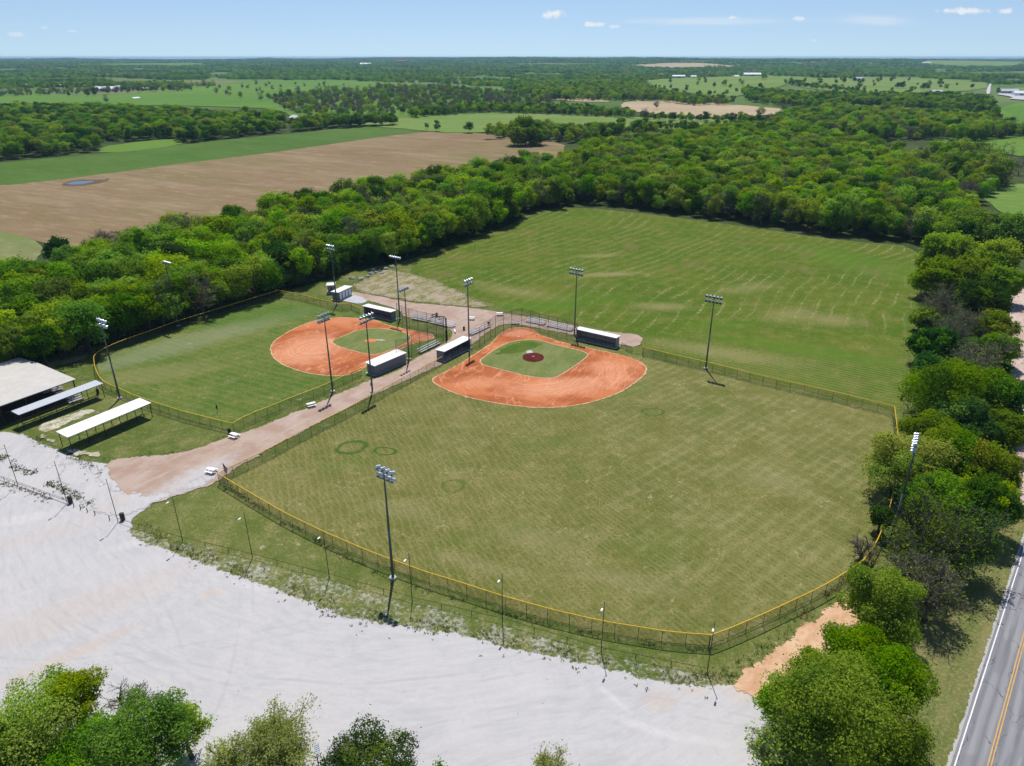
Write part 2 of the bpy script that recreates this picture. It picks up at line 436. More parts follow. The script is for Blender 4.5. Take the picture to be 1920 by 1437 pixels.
def mat_lawn():
    m, b = mk('rough_lawn'); P = b.pos()
    c, big, mid, fin = grass_base(b, P, (.078, .115, .022), (.150, .160, .045), (.30, .25, .13), .6)
    pale = b.m('MULTIPLY', b.sm(b.noise(P, .5, 5, .7), .58, .72), b.sm(b.noise(P, .07, 3), .48, .62))
    c = b.mix(b.m('MULTIPLY', pale, .75), c, (.46, .42, .33))
    d_ = b.m('ADD', b.v('DOT_PRODUCT', b.v('SUBTRACT', P, (LE[0], LE[1], 0)), (LN[0], LN[1], 0)), 0.0)
    nn = b.m('ADD', b.m('MULTIPLY', b.noise(P, 1.4, 6, .75), .7), b.m('MULTIPLY', b.noise(P, .25, 3), .3))
    c = b.mix(b.sm(b.m('SUBTRACT', b.sm(d_, 3.0, -1.8, 0, .26), b.m('SUBTRACT', nn, .36)), .09, .24), c, (.35, .335, .295))
    b.out(c, 1.0, .05, b.m('ADD', fin, b.noise(P, 9, 3, .7)), .6, .08)
    return m
def mat_gravel(nm='white_gravel'):
    m, b = mk(nm); P = b.pos()
    cen = b.v('SUBTRACT', P, (-15, 130, 0))
    sep = b.n('ShaderNodeSeparateXYZ', {'Vector': cen})
    rr = b.v('LENGTH', cen)
    an = b.m('ARCTAN2', sep.outputs[1], sep.outputs[0])
    arc = b.n('ShaderNodeCombineXYZ', {'X': b.m('MULTIPLY', rr, 1.0), 'Y': b.m('MULTIPLY', an, 16.0), 'Z': 0.0}).outputs[0]
    warp = b.v('ADD', arc, b.v('MULTIPLY', b.n('ShaderNodeTexNoise', {'Vector': P, 'Scale': .06, 'Detail': 5.0}).outputs['Color'], (5, 5, 0)))
    st = b.noise(warp, 1.1, 8, .78)
    st2 = b.noise(b.rot(P, 62, (1, .10, 1)), .9, 7, .75)
    cl = b.noise(P, .06, 5, .6)
    c = b.mix(b.sm(st, .34, .64), (.380, .370, .374), (.450, .434, .430))
    c = b.mix(b.m('MULTIPLY', b.sm(cl, .42, .64), .5), c, (.475, .45, .44))
    c = b.mix(b.m('MULTIPLY', b.sm(st2, .56, .72), .35), c, (.52, .495, .485))
    c = b.mix(b.m('MULTIPLY', b.sm(st2, .42, .30), .22), c, (.375, .365, .37))
    for cc, rx, ry, dg, k in [(G(130, 1150), 15, 3.5, 35, .4), (G(120, 1235), 9, 1.2, 40, .6), (G(395, 1113), 1.6, .9, 0, .6), (G(250, 925), 3.2, .8, 45, .75), (G(200, 955), 3.5, .9, 35, .5), (G(1300, 1298), 1.5, .7, 10, .6), (G(1236, 1315), 1.6, 1.3, 20, .6), (G(1400, 1290), 2.6, 2.2, 0, .65), (G(60, 1010), 10, 2, 30, .3)]:
        c = b.mix(b.m('MULTIPLY', b.blob(P, cc, rx, ry, dg, .7, .8, .5), k * .5), c, (.50, .35, .235))
    for cc, rx, ry, dg, k in [(G(1200, 1362), 3.6, .55, -25, .6), (G(1150, 1310), 2.3, .4, -50, .6), (G(1290, 1385), 4.5, .6, -12, .5), (G(470, 1100), 3, .7, -15, .6), (G(250, 1020), 4, 1.0, 30, .5), (G(40, 975), 5, 1.5, 20, .5), (G(1000, 1290), 3, 1, 0, .3)]:
        c = b.mix(b.m('MULTIPLY', b.blob(P, cc, rx, ry, dg, .6, .5, .8), k * .6), c, (.56, .53, .51))
    w = b.n('ShaderNodeTexWave', {'Vector': warp, 'Scale': .35, 'Distortion': 6.0, 'Detail': 3.0, 'Detail Scale': 1.0}).outputs['Fac']
    c = b.mix(b.m('MULTIPLY', b.sm(w, .9, 1.0), b.sm(cl, .4, .6, 0, .08)), c, (.40, .395, .42))
    # tyre tracks: pairs of thin darker and lighter lines curving over the lot
    for (cx, cy, r0, k) in [(-70, 20, 46, .5), (-95, 60, 62, .45), (-20, 140, 78, .5), (10, 10, 52, .4), (-60, 150, 84, .4), (-120, 20, 92, .4)]:
        rr2 = b.m('ADD', b.v('LENGTH', b.v('SUBTRACT', P, (cx, cy, 0))), b.m('MULTIPLY', b.noise(P, .03, 2), 4.0))
        for o_ in (0, 1.7):
            t = b.m('ABSOLUTE', b.m('SUBTRACT', rr2, r0 + o_))
            c = b.mix(b.m('MULTIPLY', b.m('MULTIPLY', b.sm(t, .30, .12), b.sm(b.noise(P, .35, 4), .42, .6)), k * .9), c, (.345, .335, .34))
    speck = b.noise(P, 4, 5, .85)
    c = b.mix(b.sm(b.noise(b.rot(P, -15, (1, .35, 1)), 1.2, 8, .8), .5, .68, 0, .4), c, (.37, .355, .355))
    c = b.mix(b.sm(speck, .5, .72, 0, .4), c, (.35, .335, .335))
    dots = b.m('MULTIPLY', b.sm(b.vor(P, .8), .075, .04), b.sm(b.noise(P, .13, 2), .56, .66))
    c = b.mix(dots, c, (.12, .10, .085))
    b.out(c, .95, .15, b.m('ADD', speck, st), .35, .05)
    return m
def mat_path():
    m, b = mk('pink_gravel_path'); P = b.pos()
    st = b.noise(b.rot(P, 31, (1, .15, 1)), .9, 6, .65)
    mid = b.noise(P, .18, 5, .65); fin = b.noise(P, 5, 4, .75)
    c = b.mix(b.sm(mid, .36, .64), (.325, .225, .17), (.395, .30, .245))
    c = b.mix(b.sm(st, .5, .7, 0, .45), c, (.45, .38, .345))
    c = b.mix(b.sm(fin, .5, .72, 0, .4), c, (.30, .21, .17))
    c = b.mix(b.m('MULTIPLY', b.blob(P, G(360, 900), 8, 2.6, 60, .7, .7, .3), .75), c, (.44, .43, .435))
    b.out(c, .95, .1, fin, .4, .04)
    return m
def mat_clay(name, mound=None, home=None, ring_c=(0, 0), pale=(), dark=()):
    m, b = mk(name); P = b.pos()
    q = b.v('SUBTRACT', P, (ring_c[0], ring_c[1], 0))
    l = b.m('ADD', b.v('LENGTH', q), b.m('MULTIPLY', b.noise(P, .14, 3), 4.0))
    dr = b.noise(b.n('ShaderNodeCombineXYZ', {'X': l, 'Y': 0.0, 'Z': 0.0}).outputs[0], 1.5, 4, .7)
    big = b.noise(P, .09, 4, .6); fin = b.noise(P, 3.2, 5, .75)
    c = b.mix(b.sm(big, .42, .58), (.325, .088, .028), (.45, .150, .058))
    c = b.mix(b.sm(dr, .48, .66, 0, .35), c, (.50, .205, .10))
    c = b.mix(b.sm(dr, .44, .34, 0, .25), c, (.28, .078, .026))
    sw = b.n('ShaderNodeTexWave', {'Vector': b.v('SUBTRACT', P, (ring_c[0] - 8, ring_c[1] - 5, 0)), 'Scale': .42, 'Distortion': 9.0, 'Detail': 3.0, 'Detail Scale': .6}, wave_type='RINGS', rings_direction='Z').outputs['Fac']
    c = b.mix(b.m('MULTIPLY', b.sm(sw, .55, 1.0), b.sm(b.noise(P, .1, 2), .44, .6, 0, .30)), c, (.53, .23, .12))
    c = b.mix(b.m('MULTIPLY', b.sm(sw, .12, 0.0), .15), c, (.27, .075, .026))
    c = b.mix(b.sm(fin, .5, .75, 0, .30), c, (.50, .22, .115))
    for cc, rx, ry, dg, k in pale:
        c = b.mix(b.m('MULTIPLY', b.blob(P, cc, rx, ry, dg, .5, .5, .12), k), c, b.mix(b.sm(dr, .36, .62), (.50, .205, .10), (.62, .315, .19)))
    for cc, rx, ry, dg, k in dark:
        c = b.mix(b.m('MULTIPLY', b.blob(P, cc, rx, ry, dg, .25, .4, .15), k), c, b.mix(b.sm(dr, .4, .6), (.255, .068, .021), (.315, .09, .03)))
    rut = b.sm(b.m('ABSOLUTE', b.m('SUBTRACT', b.noise(b.rot(P, 25, (1, .3, 1)), .22, 2, .5, 1.2), .5)), .022, .004)
    c = b.mix(b.m('MULTIPLY', rut, .45), c, (.60, .31, .185))
    if home:
        c = b.mix(b.m('MULTIPLY', b.blob(P, home, 4.2, 3.0, 0, .4, .7, .5), .8), c, (.49, .215, .12))
        sp = b.sm(b.noise(P, 2.2, 3, .7), .54, .62)
        c = b.mix(b.m('MULTIPLY', b.m('MULTIPLY', b.blob(P, home, 5, 3.2, 0, .5, .5, .5), sp), .6), c, (.30, .085, .04))
    b.out(c, .95, .08, b.m('ADD', fin, dr), .5, .06)
    return m
def mat_simple_noise(name, c1, c2, c3, s1=.2, s2=3.0, deg=0, st=1.0, bump=.4, stone=0.0):
    m, b = mk(name); P = b.pos()
    q = b.rot(P, deg, (1, st, 1))
    a = b.noise(q, s1, 6, .68); f = b.noise(P, s2, 5, .75)
    c = b.mix(b.sm(a, .36, .64), c1, c2)
    c = b.mix(b.sm(f, .48, .68, 0, .75), c, c3)
    if stone:
        vv = b.vor(P, 1.6); k = b.m('MULTIPLY', b.sm(vv, .38, .2), b.sm(b.noise(P, .5, 3), .4, .55))
        c = b.mix(b.m('MULTIPLY', k, stone), c, (.66, .62, .55))
    b.out(c, .97, .08, f, bump, .06)
    return m
def mat_field(name, c1, c2, c3, deg, s=.02, rows=3.0, row_amt=.3):
    m, b = mk(name); P = b.pos()
    q = b.rot(P, deg, (1, .12, 1))
    a = b.noise(q, s * 3, 6, .65); big = b.noise(P, s * .6, 5, .6); f = b.noise(P, .5, 5, .75)
    c = b.mix(b.sm(big, .38, .62), c1, c2)
    c = b.mix(b.sm(a, .46, .68, 0, .7), c, c3)
    sn, _ = stripes(b, P, deg, rows, 3)
    c = b.mix(b.m('MULTIPLY', b.sm(sn, .2, 1), row_amt), c, tuple(x * 1.2 for x in c3))
    ol = b.noise(b.rot(P, deg, (1, .3, 1)), s * .9, 4, .6)
    c = b.mix(b.sm(ol, .50, .66, 0, .6), c, (c1[0] * .78, c1[1] * 1.02, c1[2] * .7))
    f2 = b.noise(b.rot(P, deg, (1, .22, 1)), .22, 7, .8)
    c = b.mix(b.sm(f2, .5, .68, 0, .6), c, tuple(min(1, x * 1.25) for x in c3))
    c = b.mix(b.sm(f2, .46, .34, 0, .5), c, tuple(x * .72 for x in c1))
    c = b.mix(b.sm(f, .48, .7, 0, .35), c, tuple(x * .7 for x in c1))
    b.out(c, 1.0, .05, f, .5, .2)
    return m
def mat_floor():
    m, b = mk('forest_floor_and_far_land'); P = b.pos()
    a = b.noise(P, .02, 6, .65); f = b.noise(P, .35, 5, .75)
    c = b.mix(b.sm(a, .4, .6), (.040, .062, .018), (.060, .078, .028))
    c = b.mix(b.sm(f, .5, .7, 0, .35), c, (.11, .10, .06))
    rr = b.v('LENGTH', P); fld = b.noise(P, .0016, 3, .5)
    c = b.mix(b.sm(rr, 1000, 1350, 0, .9), c, b.mix(b.sm(fld, .44, .56), (.085, .15, .035), b.mix(b.sm(fld, .58, .64), (.13, .175, .055), (.20, .17, .09))))
    b.out(c, 1.0, .05, f, .6, .2)
    return m
def mat_road():
    m, b = mk('worn_asphalt'); P = b.pos()
    d = b.rot(P, 40.6 + 0, (1, 1, 1))   # x across, y along the road
    along = b.rot(P, 40.6, (1, .05, 1))
    sx_ = b.n('ShaderNodeSeparateXYZ', {'Vector': d}).outputs[0]
    st = b.noise(along, 1.6, 5, .6); f = b.noise(P, 9, 4, .8); big = b.noise(P, .3, 4)
    c = b.mix(b.sm(st, .4, .62), (.16, .158, .175), (.215, .212, .225))
    # polished wheel tracks: x measured from the left white line
    x0 = 48.05 * math.cos(R(40.6)) - 52.68 * math.sin(R(40.6))
    for o in (.95, 2.1, 3.9, 5.2):
        t = b.m('ABSOLUTE', b.m('SUBTRACT', sx_, x0 + o))
        c = b.mix(b.m('MULTIPLY', b.sm(t, .45, .05), .5), c, (.29, .285, .295))
    c = b.mix(b.sm(f, .5, .75, 0, .35), c, (.33, .33, .34))
    cr = b.vor(b.v('ADD', b.rot(P, 40.6, (1, .45, 1)), b.v('MULTIPLY', b.n('ShaderNodeTexNoise', {'Vector': P, 'Scale': .8}).outputs['Color'], (1.3, 1.3, 0))), .33, 'DISTANCE_TO_EDGE')
    c = b.mix(b.m('MULTIPLY', b.sm(cr, .010, .004), b.sm(big, .42, .55)), c, (.06, .06, .065))
    pt = b.sm(b.noise(b.rot(P, 40.6, (.6, .12, 1)), .5, 3, .5), .54, .58)
    c = b.mix(b.m('MULTIPLY', pt, .35), c, (.125, .125, .135))
    b.out(c, .85, .25, f, .3, .02)
    return m

M = {}
M['floor'] = mat_floor(); M['lawn'] = mat_lawn(); M['turf_r'] = mat_turf_right(); M['turf_l'] = mat_turf_left()
M['meadow'] = mat_meadow(); M['gravel'] = mat_gravel(); M['apron'] = mat_gravel('grey_gravel_apron'); M['path'] = mat_path(); M['road'] = mat_road()
M['verge'] = mat_simple_noise('roadside_verge', (.085, .115, .025), (.175, .165, .06), (.30, .25, .14), .25, 2.4, 40.6, .12)
M['sand'] = mat_simple_noise('orange_sand', (.46, .265, .15), (.57, .385, .245), (.44, .25, .14), .4, 1.6, 40, .4)
M['lane'] = mat_simple_noise('pink_dirt_lane', (.40, .29, .24), (.50, .39, .345), (.30, .20, .16), .25, 1.2, 38, .2)
M['stony'] = mat_simple_noise('stony_ground', (.46, .42, .34), (.19, .19, .075), (.56, .52, .45), .5, 2.5, 40, .5, .5, .9)
M['scrub'] = mat_simple_noise('dry_scrub_ground', (.33, .265, .20), (.135, .145, .034), (.25, .20, .10), .3, 1.2, 20, .55, .5, .35)
M['shoulder'] = mat_simple_noise('gravel_shoulder', (.36, .35, .33), (.46, .45, .44), (.25, .24, .22), .8, 5, 40.6, .1)
M['greygravel'] = mat_simple_noise('grey_gravel', (.38, .385, .40), (.46, .46, .475), (.31, .31, .32), .6, 5)
M['pale_berm'] = mat_simple_noise('pale_infield_lip', (.58, .38, .25), (.50, .33, .18), (.30, .25, .1), 1.0, 3)
M['infield_grass'] = mat_simple_noise('infield_grass', (.105, .145, .032), (.165, .185, .065), (.21, .205, .09), .25, 2.2, 20, .4)
M['infield_wet'] = mat_simple_noise('watered_grass', (.055, .105, .012), (.085, .125, .018), (.09, .13, .025), .25, 2.2)
M['far_gravel'] = mat_simple_noise('far_gravel', (.40, .40, .41), (.46, .46, .475), (.34, .34, .35), .6, 5)
M['mound'] = mat_simple_noise('wet_red_mound', (.075, .013, .011), (.11, .02, .014), (.09, .02, .015), .7, 3)
M['mound_dry'] = mat_simple_noise('dry_clay_mound', (.46, .15, .06), (.55, .22, .10), (.6, .28, .14), .7, 3)
M['tan'] = mat_field('tan_stubble', (.195, .132, .072), (.215, .160, .085), (.280, .205, .135), -62, .02, 7, .06)
M['tan2'] = mat_field('pale_stubble', (.34, .26, .165), (.40, .31, .20), (.42, .33, .22), -70, .01, 9, .1)
M['strip'] = mat_field('green_crop_strip', (.060, .118, .020), (.078, .138, .026), (.095, .150, .036), -62, .012, 6, .12)
M['pasture'] = mat_field('bright_pasture', (.080, .170, .022), (.110, .195, .030), (.130, .205, .038), 20, .006, 14, .1)
M['pasture2'] = mat_field('light_pasture', (.120, .190, .04), (.155, .215, .055), (.19, .225, .07), -75, .008, 10, .15)
M['pasture3'] = mat_field('olive_pasture', (.165, .175, .07), (.20, .20, .085), (.22, .21, .10), -60, .008, 10, .1)
def feather(key, width, scale=1.6):
    """the sheet frays into what lies under it over this width"""
    m = M[key]; b = B(m.node_tree); FEATHER[m.name] = width
    o = next(n for n in m.node_tree.nodes if n.type == 'OUTPUT_MATERIAL'); sh = o.inputs['Surface'].links[0].from_socket
    e = b.n('ShaderNodeAttribute', attribute_name='edge').outputs['Fac']
    P = b.pos(); nn = b.m('ADD', b.m('MULTIPLY', b.noise(P, scale, 7, .75), .75), b.m('MULTIPLY', b.noise(P, scale * .25, 3), .25))
    f = b.sm(b.m('SUBTRACT', b.m('MULTIPLY', e, .62), b.m('SUBTRACT', nn, .20)), -.02, .05)
    t = b.n('ShaderNodeBsdfTransparent'); mx = b.n('ShaderNodeMixShader', {0: f})
    b.nt.links.new(t.outputs[0], mx.inputs[1]); b.nt.links.new(sh, mx.inputs[2]); b.nt.links.new(mx.outputs[0], o.inputs['Surface'])
for k_, w_ in (('gravel', 1.6), ('apron', 3.2), ('path', 1.3), ('sand', 1.7), ('stony', .9), ('scrub', 6.5), ('lane', 1.6), ('verge', 2.5), ('greygravel', .5), ('infield_wet', 1.2), ('meadow', 2.5), ('turf_l', .8), ('turf_r', .8), ('shoulder', .7)): feather(k_, w_)
M['wet'] = plain('standing_water', (.06, .055, .045), .12, .35)
M['dark_floor'] = plain('shade_darkened_slab', (.055, .048, .042), .9, .1)  # slab colour darkened to stand in for shade under the pavilion roof
M['mud'] = mat_simple_noise('dark_mud', (.085, .062, .042), (.14, .10, .07), (.12, .09, .06), .2, 1)
M['white_line'] = mat_simple_noise('white_road_paint', (.66, .66, .66), (.74, .74, .74), (.5, .5, .5), 1, 6)
M['yellow_line'] = mat_simple_noise('yellow_road_paint', (.52, .30, .075), (.58, .36, .11), (.40, .27, .14), 1, 6)
M['yellow'] = plain('yellow_fence_cap', (.72, .44, .015), .55, .35)
M['black_metal'] = plain('black_coated_steel', (.018, .019, .02), .5, .4)
M['galv'] = plain('grey_galvanised_steel', (.13, .15, .155), .45, .5, .3)
M['pole'] = plain('dark_steel_pole', (.085, .10, .11), .5, .5, .2)
M['silver'] = plain('spun_aluminium', (.50, .56, .60), .32, .5, .75, .1)
M['dark_glass'] = plain('lamp_lens', (.02, .025, .035), .15, .5)
M['white_roof'] = plain('white_metal_roof', (.74, .74, .735), .5, .3, 0, .14, .8)
M['cream_roof'] = plain('pale_grey_metal_roof', (.485, .46, .42), .6, .25, 0, .1, .5)
M['blue_roof'] = plain('blue_grey_metal_roof', (.43, .455, .49), .5, .4, .1, .08)
M['wall_grey'] = plain('grey_block_wall', (.20, .19, .22), .85, .2, 0, .1)
M['wall_tan'] = plain('painted_block_wall', (.33, .32, .30), .85, .2, 0, .1)
M['door_white'] = plain('white_steel_door', (.76, .77, .78), .5, .4)
M['concrete'] = plain('weathered_concrete', (.47, .46, .43), .9, .15)
M['wood_dark'] = plain('dark_stained_wood', (.06, .045, .04), .8, .2)
M['wood'] = plain('weathered_bench_wood', (.24, .18, .13), .85, .2)
M['alu'] = plain('mill_aluminium_plank', (.62, .63, .66), .35, .5, .5, .08)
M['white_paint'] = plain('white_painted_metal', (.78, .78, .78), .5, .4, 0, .08)
M['barrel'] = plain('dark_brown_barrel', (.035, .022, .02), .6, .4)
M['barrel_blue'] = plain('black_plastic_barrel', (.018, .018, .022), .5, .4)
M['rust'] = plain('rusty_pipe', (.055, .035, .03), .7, .3)
M['band'] = plain('teal_paint_band', (.05, .30, .30), .6, .3)
M['panel'] = plain('solar_cell', (.015, .022, .06), .18, .6)
M['rock'] = plain('grey_limestone', (.30, .285, .26), .95, .1, 0, .35, .8)
M['bark'] = plain('tree_bark', (.075, .058, .045), .95, .1, 0, .35, 2)
M['twig'] = plain('grey_bare_twigs', (.135, .126, .098), .95, .1, 0, .3, .4)
M['twig_pale'] = plain('pale_green_twigs', (.30, .30, .11), .95, .1, 0, .3, .4)
M['twig_dark'] = plain('dark_bare_twigs', (.070, .070, .048), .95, .1, 0, .3, .4)
M['brick'] = plain('brick_wall', (.26, .12, .08), .9, .1)
M['red'] = plain('red_cloth', (.42, .03, .03), .8, .2)
M['flagwhite'] = plain('white_cloth', (.72, .70, .70), .8, .2)
M['flagblue'] = plain('blue_cloth', (.03, .03, .16), .8, .2)

def mat_chain(name, wire=.006, pitch=.055, col=(.02, .022, .022)):
    m, b = mk(name)
    uv = b.n('ShaderNodeTexCoord').outputs['UV']
    sp = b.n('ShaderNodeSeparateXYZ', {'Vector': uv})
    a = b.m('ADD', sp.outputs[0], sp.outputs[1]); d = b.m('SUBTRACT', sp.outputs[0], sp.outputs[1])
    f = None
    for q in (a, d):
        fr = b.m('FRACT', b.m('ADD', b.m('DIVIDE', q, pitch * 1.414), 100.0))
        w = b.m('LESS_THAN', fr, wire / pitch * 1.414)
        f = w if f is None else b.m('MAXIMUM', f, w)
    p = b.n('ShaderNodeBsdfPrincipled', {'Base Color': col, 'Roughness': .6})
    t = b.n('ShaderNodeBsdfTransparent')
    mx = b.n('ShaderNodeMixShader', {0: f}); 
    b.nt.links.new(t.outputs[0], mx.inputs[1]); b.nt.links.new(p.outputs[0], mx.inputs[2])
    b.end(mx.outputs[0])
    return m
M['chain'] = mat_chain('black_chain_link', .0052, .055)
M['chain_back'] = mat_chain('backstop_chain_link', .0045, .05, (.03, .032, .032))

def mat_leaf(name, c1, c2, tr=.44, var=.25):
    m, b = mk(name)
    g = b.n('ShaderNodeNewGeometry'); oi = b.n('ShaderNodeObjectInfo')
    c = b.mix(g.outputs['Random Per Island'], c1, c2)
    r = oi.outputs['Random']
    hsv = b.n('ShaderNodeHueSaturation', {'Color': c, 'Hue': b.sm(r, 0, 1, .5 - .010, .5 + .030), 'Saturation': b.sm(b.m('FRACT', b.m('MULTIPLY', r, 7.3)), 0, 1, .9, 1.06), 'Value': b.sm(b.m('FRACT', b.m('MULTIPLY', r, 13.7)), 0, 1, 1 - var, 1 + var)})
    d = b.n('ShaderNodeBsdfDiffuse', {'Color': hsv.outputs[0]})
    tc = b.n('ShaderNodeMix', data_type='RGBA', blend_type='MULTIPLY')
    b.set(tc.inputs[0], 1.0); b.set(tc.inputs[6], hsv.outputs[0]); b.set(tc.inputs[7], (1.25, 1.3, .6))
    t = b.n('ShaderNodeBsdfTranslucent', {'Color': tc.outputs[2]})
    mx = b.n('ShaderNodeMixShader', {0: tr}); b.nt.links.new(d.outputs[0], mx.inputs[1]); b.nt.links.new(t.outputs[0], mx.inputs[2])
    b.end(mx.outputs[0])
    return m
L = {
    'bright': mat_leaf('bright_spring_leaves', (.165, .275, .006), (.295, .395, .014)),
    'mid': mat_leaf('green_leaves', (.105, .205, .008), (.185, .290, .014)),
    'dark': mat_leaf('dark_green_leaves', (.030, .085, .008), (.065, .140, .014)),
    'olive': mat_leaf('olive_budding_leaves', (.185, .255, .012), (.280, .340, .028)),
    'yellow': mat_leaf('yellow_budding_leaves', (.215, .220, .016), (.345, .325, .045)),
    'pale': mat_leaf('pale_willow_leaves', (.36, .39, .07), (.48, .49, .13)),
    'weed': mat_leaf('weed_leaves', (.055, .085, .018), (.115, .135, .04), .25),
    'deadweed': mat_leaf('dry_weed_leaves', (.075, .055, .025), (.15, .11, .05), .2),
}

# ------------------------------------------------------------------ tree generators
def crown_pts(r, H, Rad, base, nb, flat=1.0):
    cz = (base + H) / 2; rz = (H - base) / 2
    cs = []
    for i in range(nb):
        t = r.uniform(0, 2 * math.pi); s = math.sqrt(r.random()) ; h = r.uniform(-.85, .8)
        k = math.sqrt(max(.05, 1 - h * h)) * Rad * (.38 + .48 * s)
        rb = Rad * r.choice((r.uniform(.15, .26), r.uniform(.22, .36), r.uniform(.30, .46))) * (1 - .2 * max(0, h))
        cs.append((k * math.cos(t), k * math.sin(t), cz + h * rz * .8, rb))
    cs.append((0, 0, cz + rz * .45, Rad * .48)); cs.append((0, 0, cz - rz * .1, Rad * .55))
    return np.array(cs)
def leaf_quads(c, n, s, seed, zs=.85, up=.25, jit=.45, inner=.25):
    g = np.random.default_rng(seed)
    w = c[:, 3] ** 2; w = w / w.sum()
    i = g.choice(len(c), n, p=w)
    d = g.normal(size=(n, 3)); d[:, 2] += up; d /= np.linalg.norm(d, axis=1)[:, None]
    # lumpy surface
    lump = 1 + .18 * np.sin(d[:, 0] * 7 + i) * np.sin(d[:, 1] * 6 + 2 * i) + .12 * np.sin(d[:, 2] * 9 + 3 * i)
    rad = c[i, 3] * lump * (1 - inner * g.random(n) ** 1.7) + g.normal(size=n) * s * .35
    fz = g.random(n) < .14; rad[fz] *= g.uniform(1.0, 1.45, fz.sum())
    p = c[i, :3] + d * rad[:, None] * np.array([1, 1, zs])
    nrm = d + jit * g.normal(size=(n, 3)); nrm[:, 2] += .60
    nrm /= np.linalg.norm(nrm, axis=1)[:, None]
    a = np.cross(nrm, g.normal(size=(n, 3))); a /= np.linalg.norm(a, axis=1)[:, None]
    b = np.cross(nrm, a)
    sz = s * g.uniform(.55, 1.35, n)[:, None]
    v = np.stack([p - a * sz * .62, p - b * sz * .42 + nrm * sz * .1, p + a * sz * .62, p + b * sz * .42 + nrm * sz * .1], 1)
    return v.reshape(-1, 3), np.arange(4 * n).reshape(-1, 4)
def trunk_mesh(name, r, H, base, c, tr, mat, limbs=7, n=7):
    mb = MB()
    top = Vector((r.uniform(-.3, .3), r.uniform(-.3, .3), base + (H - base) * .45))
    mid = Vector((r.uniform(-.2, .2), r.uniform(-.2, .2), base * .6))
    mb.tube((0, 0, -.3), mid, tr * 1.25, tr, n); mb.tube(mid, top, tr, tr * .45, n)
    for k in r.sample(range(len(c)), min(limbs, len(c))):
        e = Vector(c[k][:3]); s0 = mid.lerp(top, r.uniform(.15, .9))
        m1 = s0.lerp(e, .5) + Vector((0, 0, -.3))
        mb.tube(s0, m1, tr * .42, tr * .26, 5, False); mb.tube(m1, e, tr * .26, tr * .08, 5, False)
    return mb.mesh(name, mat)
def twig_mesh(name, seed, H, Rad, base, mat, lv=(7, 6, 6, 5), tr=.28, th=.05, leaf=None, nleaf=0, ls=.3, droop=0.0):
    r = random.Random(seed)
    segs = []; tips = []
    def branch(p, d, ln, rad, l):
        k = 2 if l < 2 else 1
        q = p; dd = d
        for j in range(k):
            dd = (dd + Vector((r.gauss(0, .16), r.gauss(0, .16), r.gauss(.05 - droop, .12)))).normalized()
            q2 = q + dd * ln / k
            segs.append((q, q2, rad * (1 - j / k * .4), rad * (1 - (j + 1) / k * .4))); q = q2
        if l >= len(lv): tips.append(q); return
        for i in range(lv[l]):
            t = r.uniform(.35, 1.0); s0 = p.lerp(q, t)
            nd = (dd * r.uniform(.35, .9) + Vector((r.gauss(0, .75), r.gauss(0, .75), r.gauss(.12 - droop, .45)))).normalized()
            branch(s0, nd, ln * r.uniform(.42, .7), max(th * .5, rad * .5), l + 1)
    nl = lv[0]
    for i in range(nl):
        t = 2 * math.pi * i / nl + r.uniform(-.4, .4); el = r.uniform(.35, 1.35)
        d = Vector((math.cos(t) * math.cos(el), math.sin(t) * math.cos(el), math.sin(el)))
        ln = min(Rad / max(.25, math.cos(el)), (H - base) / max(.3, math.sin(el))) * .56
        branch(Vector((0, 0, base + r.uniform(-.3, .6) * base * .5)), d, ln, tr * .5, 1)
    vs = []; fs = []
    for a, b_, r0, r1 in segs:
        d = b_ - a
        if d.length < 1e-5: continue
        d.normalize(); u = d.orthogonal().normalized(); w = d.cross(u); o = len(vs)
        for p, q in ((a, max(r0, th * .5)), (b_, max(r1, th * .4))):
            for k in range(3):
                an = k * 2.0944; vs.append(p + u * (q * math.cos(an)) + w * (q * math.sin(an)))
        fs += [(o, o + 1, o + 4, o + 3), (o + 1, o + 2, o + 5, o + 4), (o + 2, o, o + 3, o + 5)]
    mats = [mat]; mi = [0] * len(fs)
    v = np.array([tuple(p) for p in vs]); f = np.array(fs)
    if leaf is not None and nleaf:
        c = np.array([(*t, .55) for t in tips])
        lvv, lf = leaf_quads(c, nleaf, ls, seed, 1, .1, 1.2, .9)
        f = np.vstack([f, lf + len(v)]); v = np.vstack([v, lvv]); mi += [1] * len(lf); mats.append(leaf)
    return npmesh(name, v, f, mats, 4, mi), v

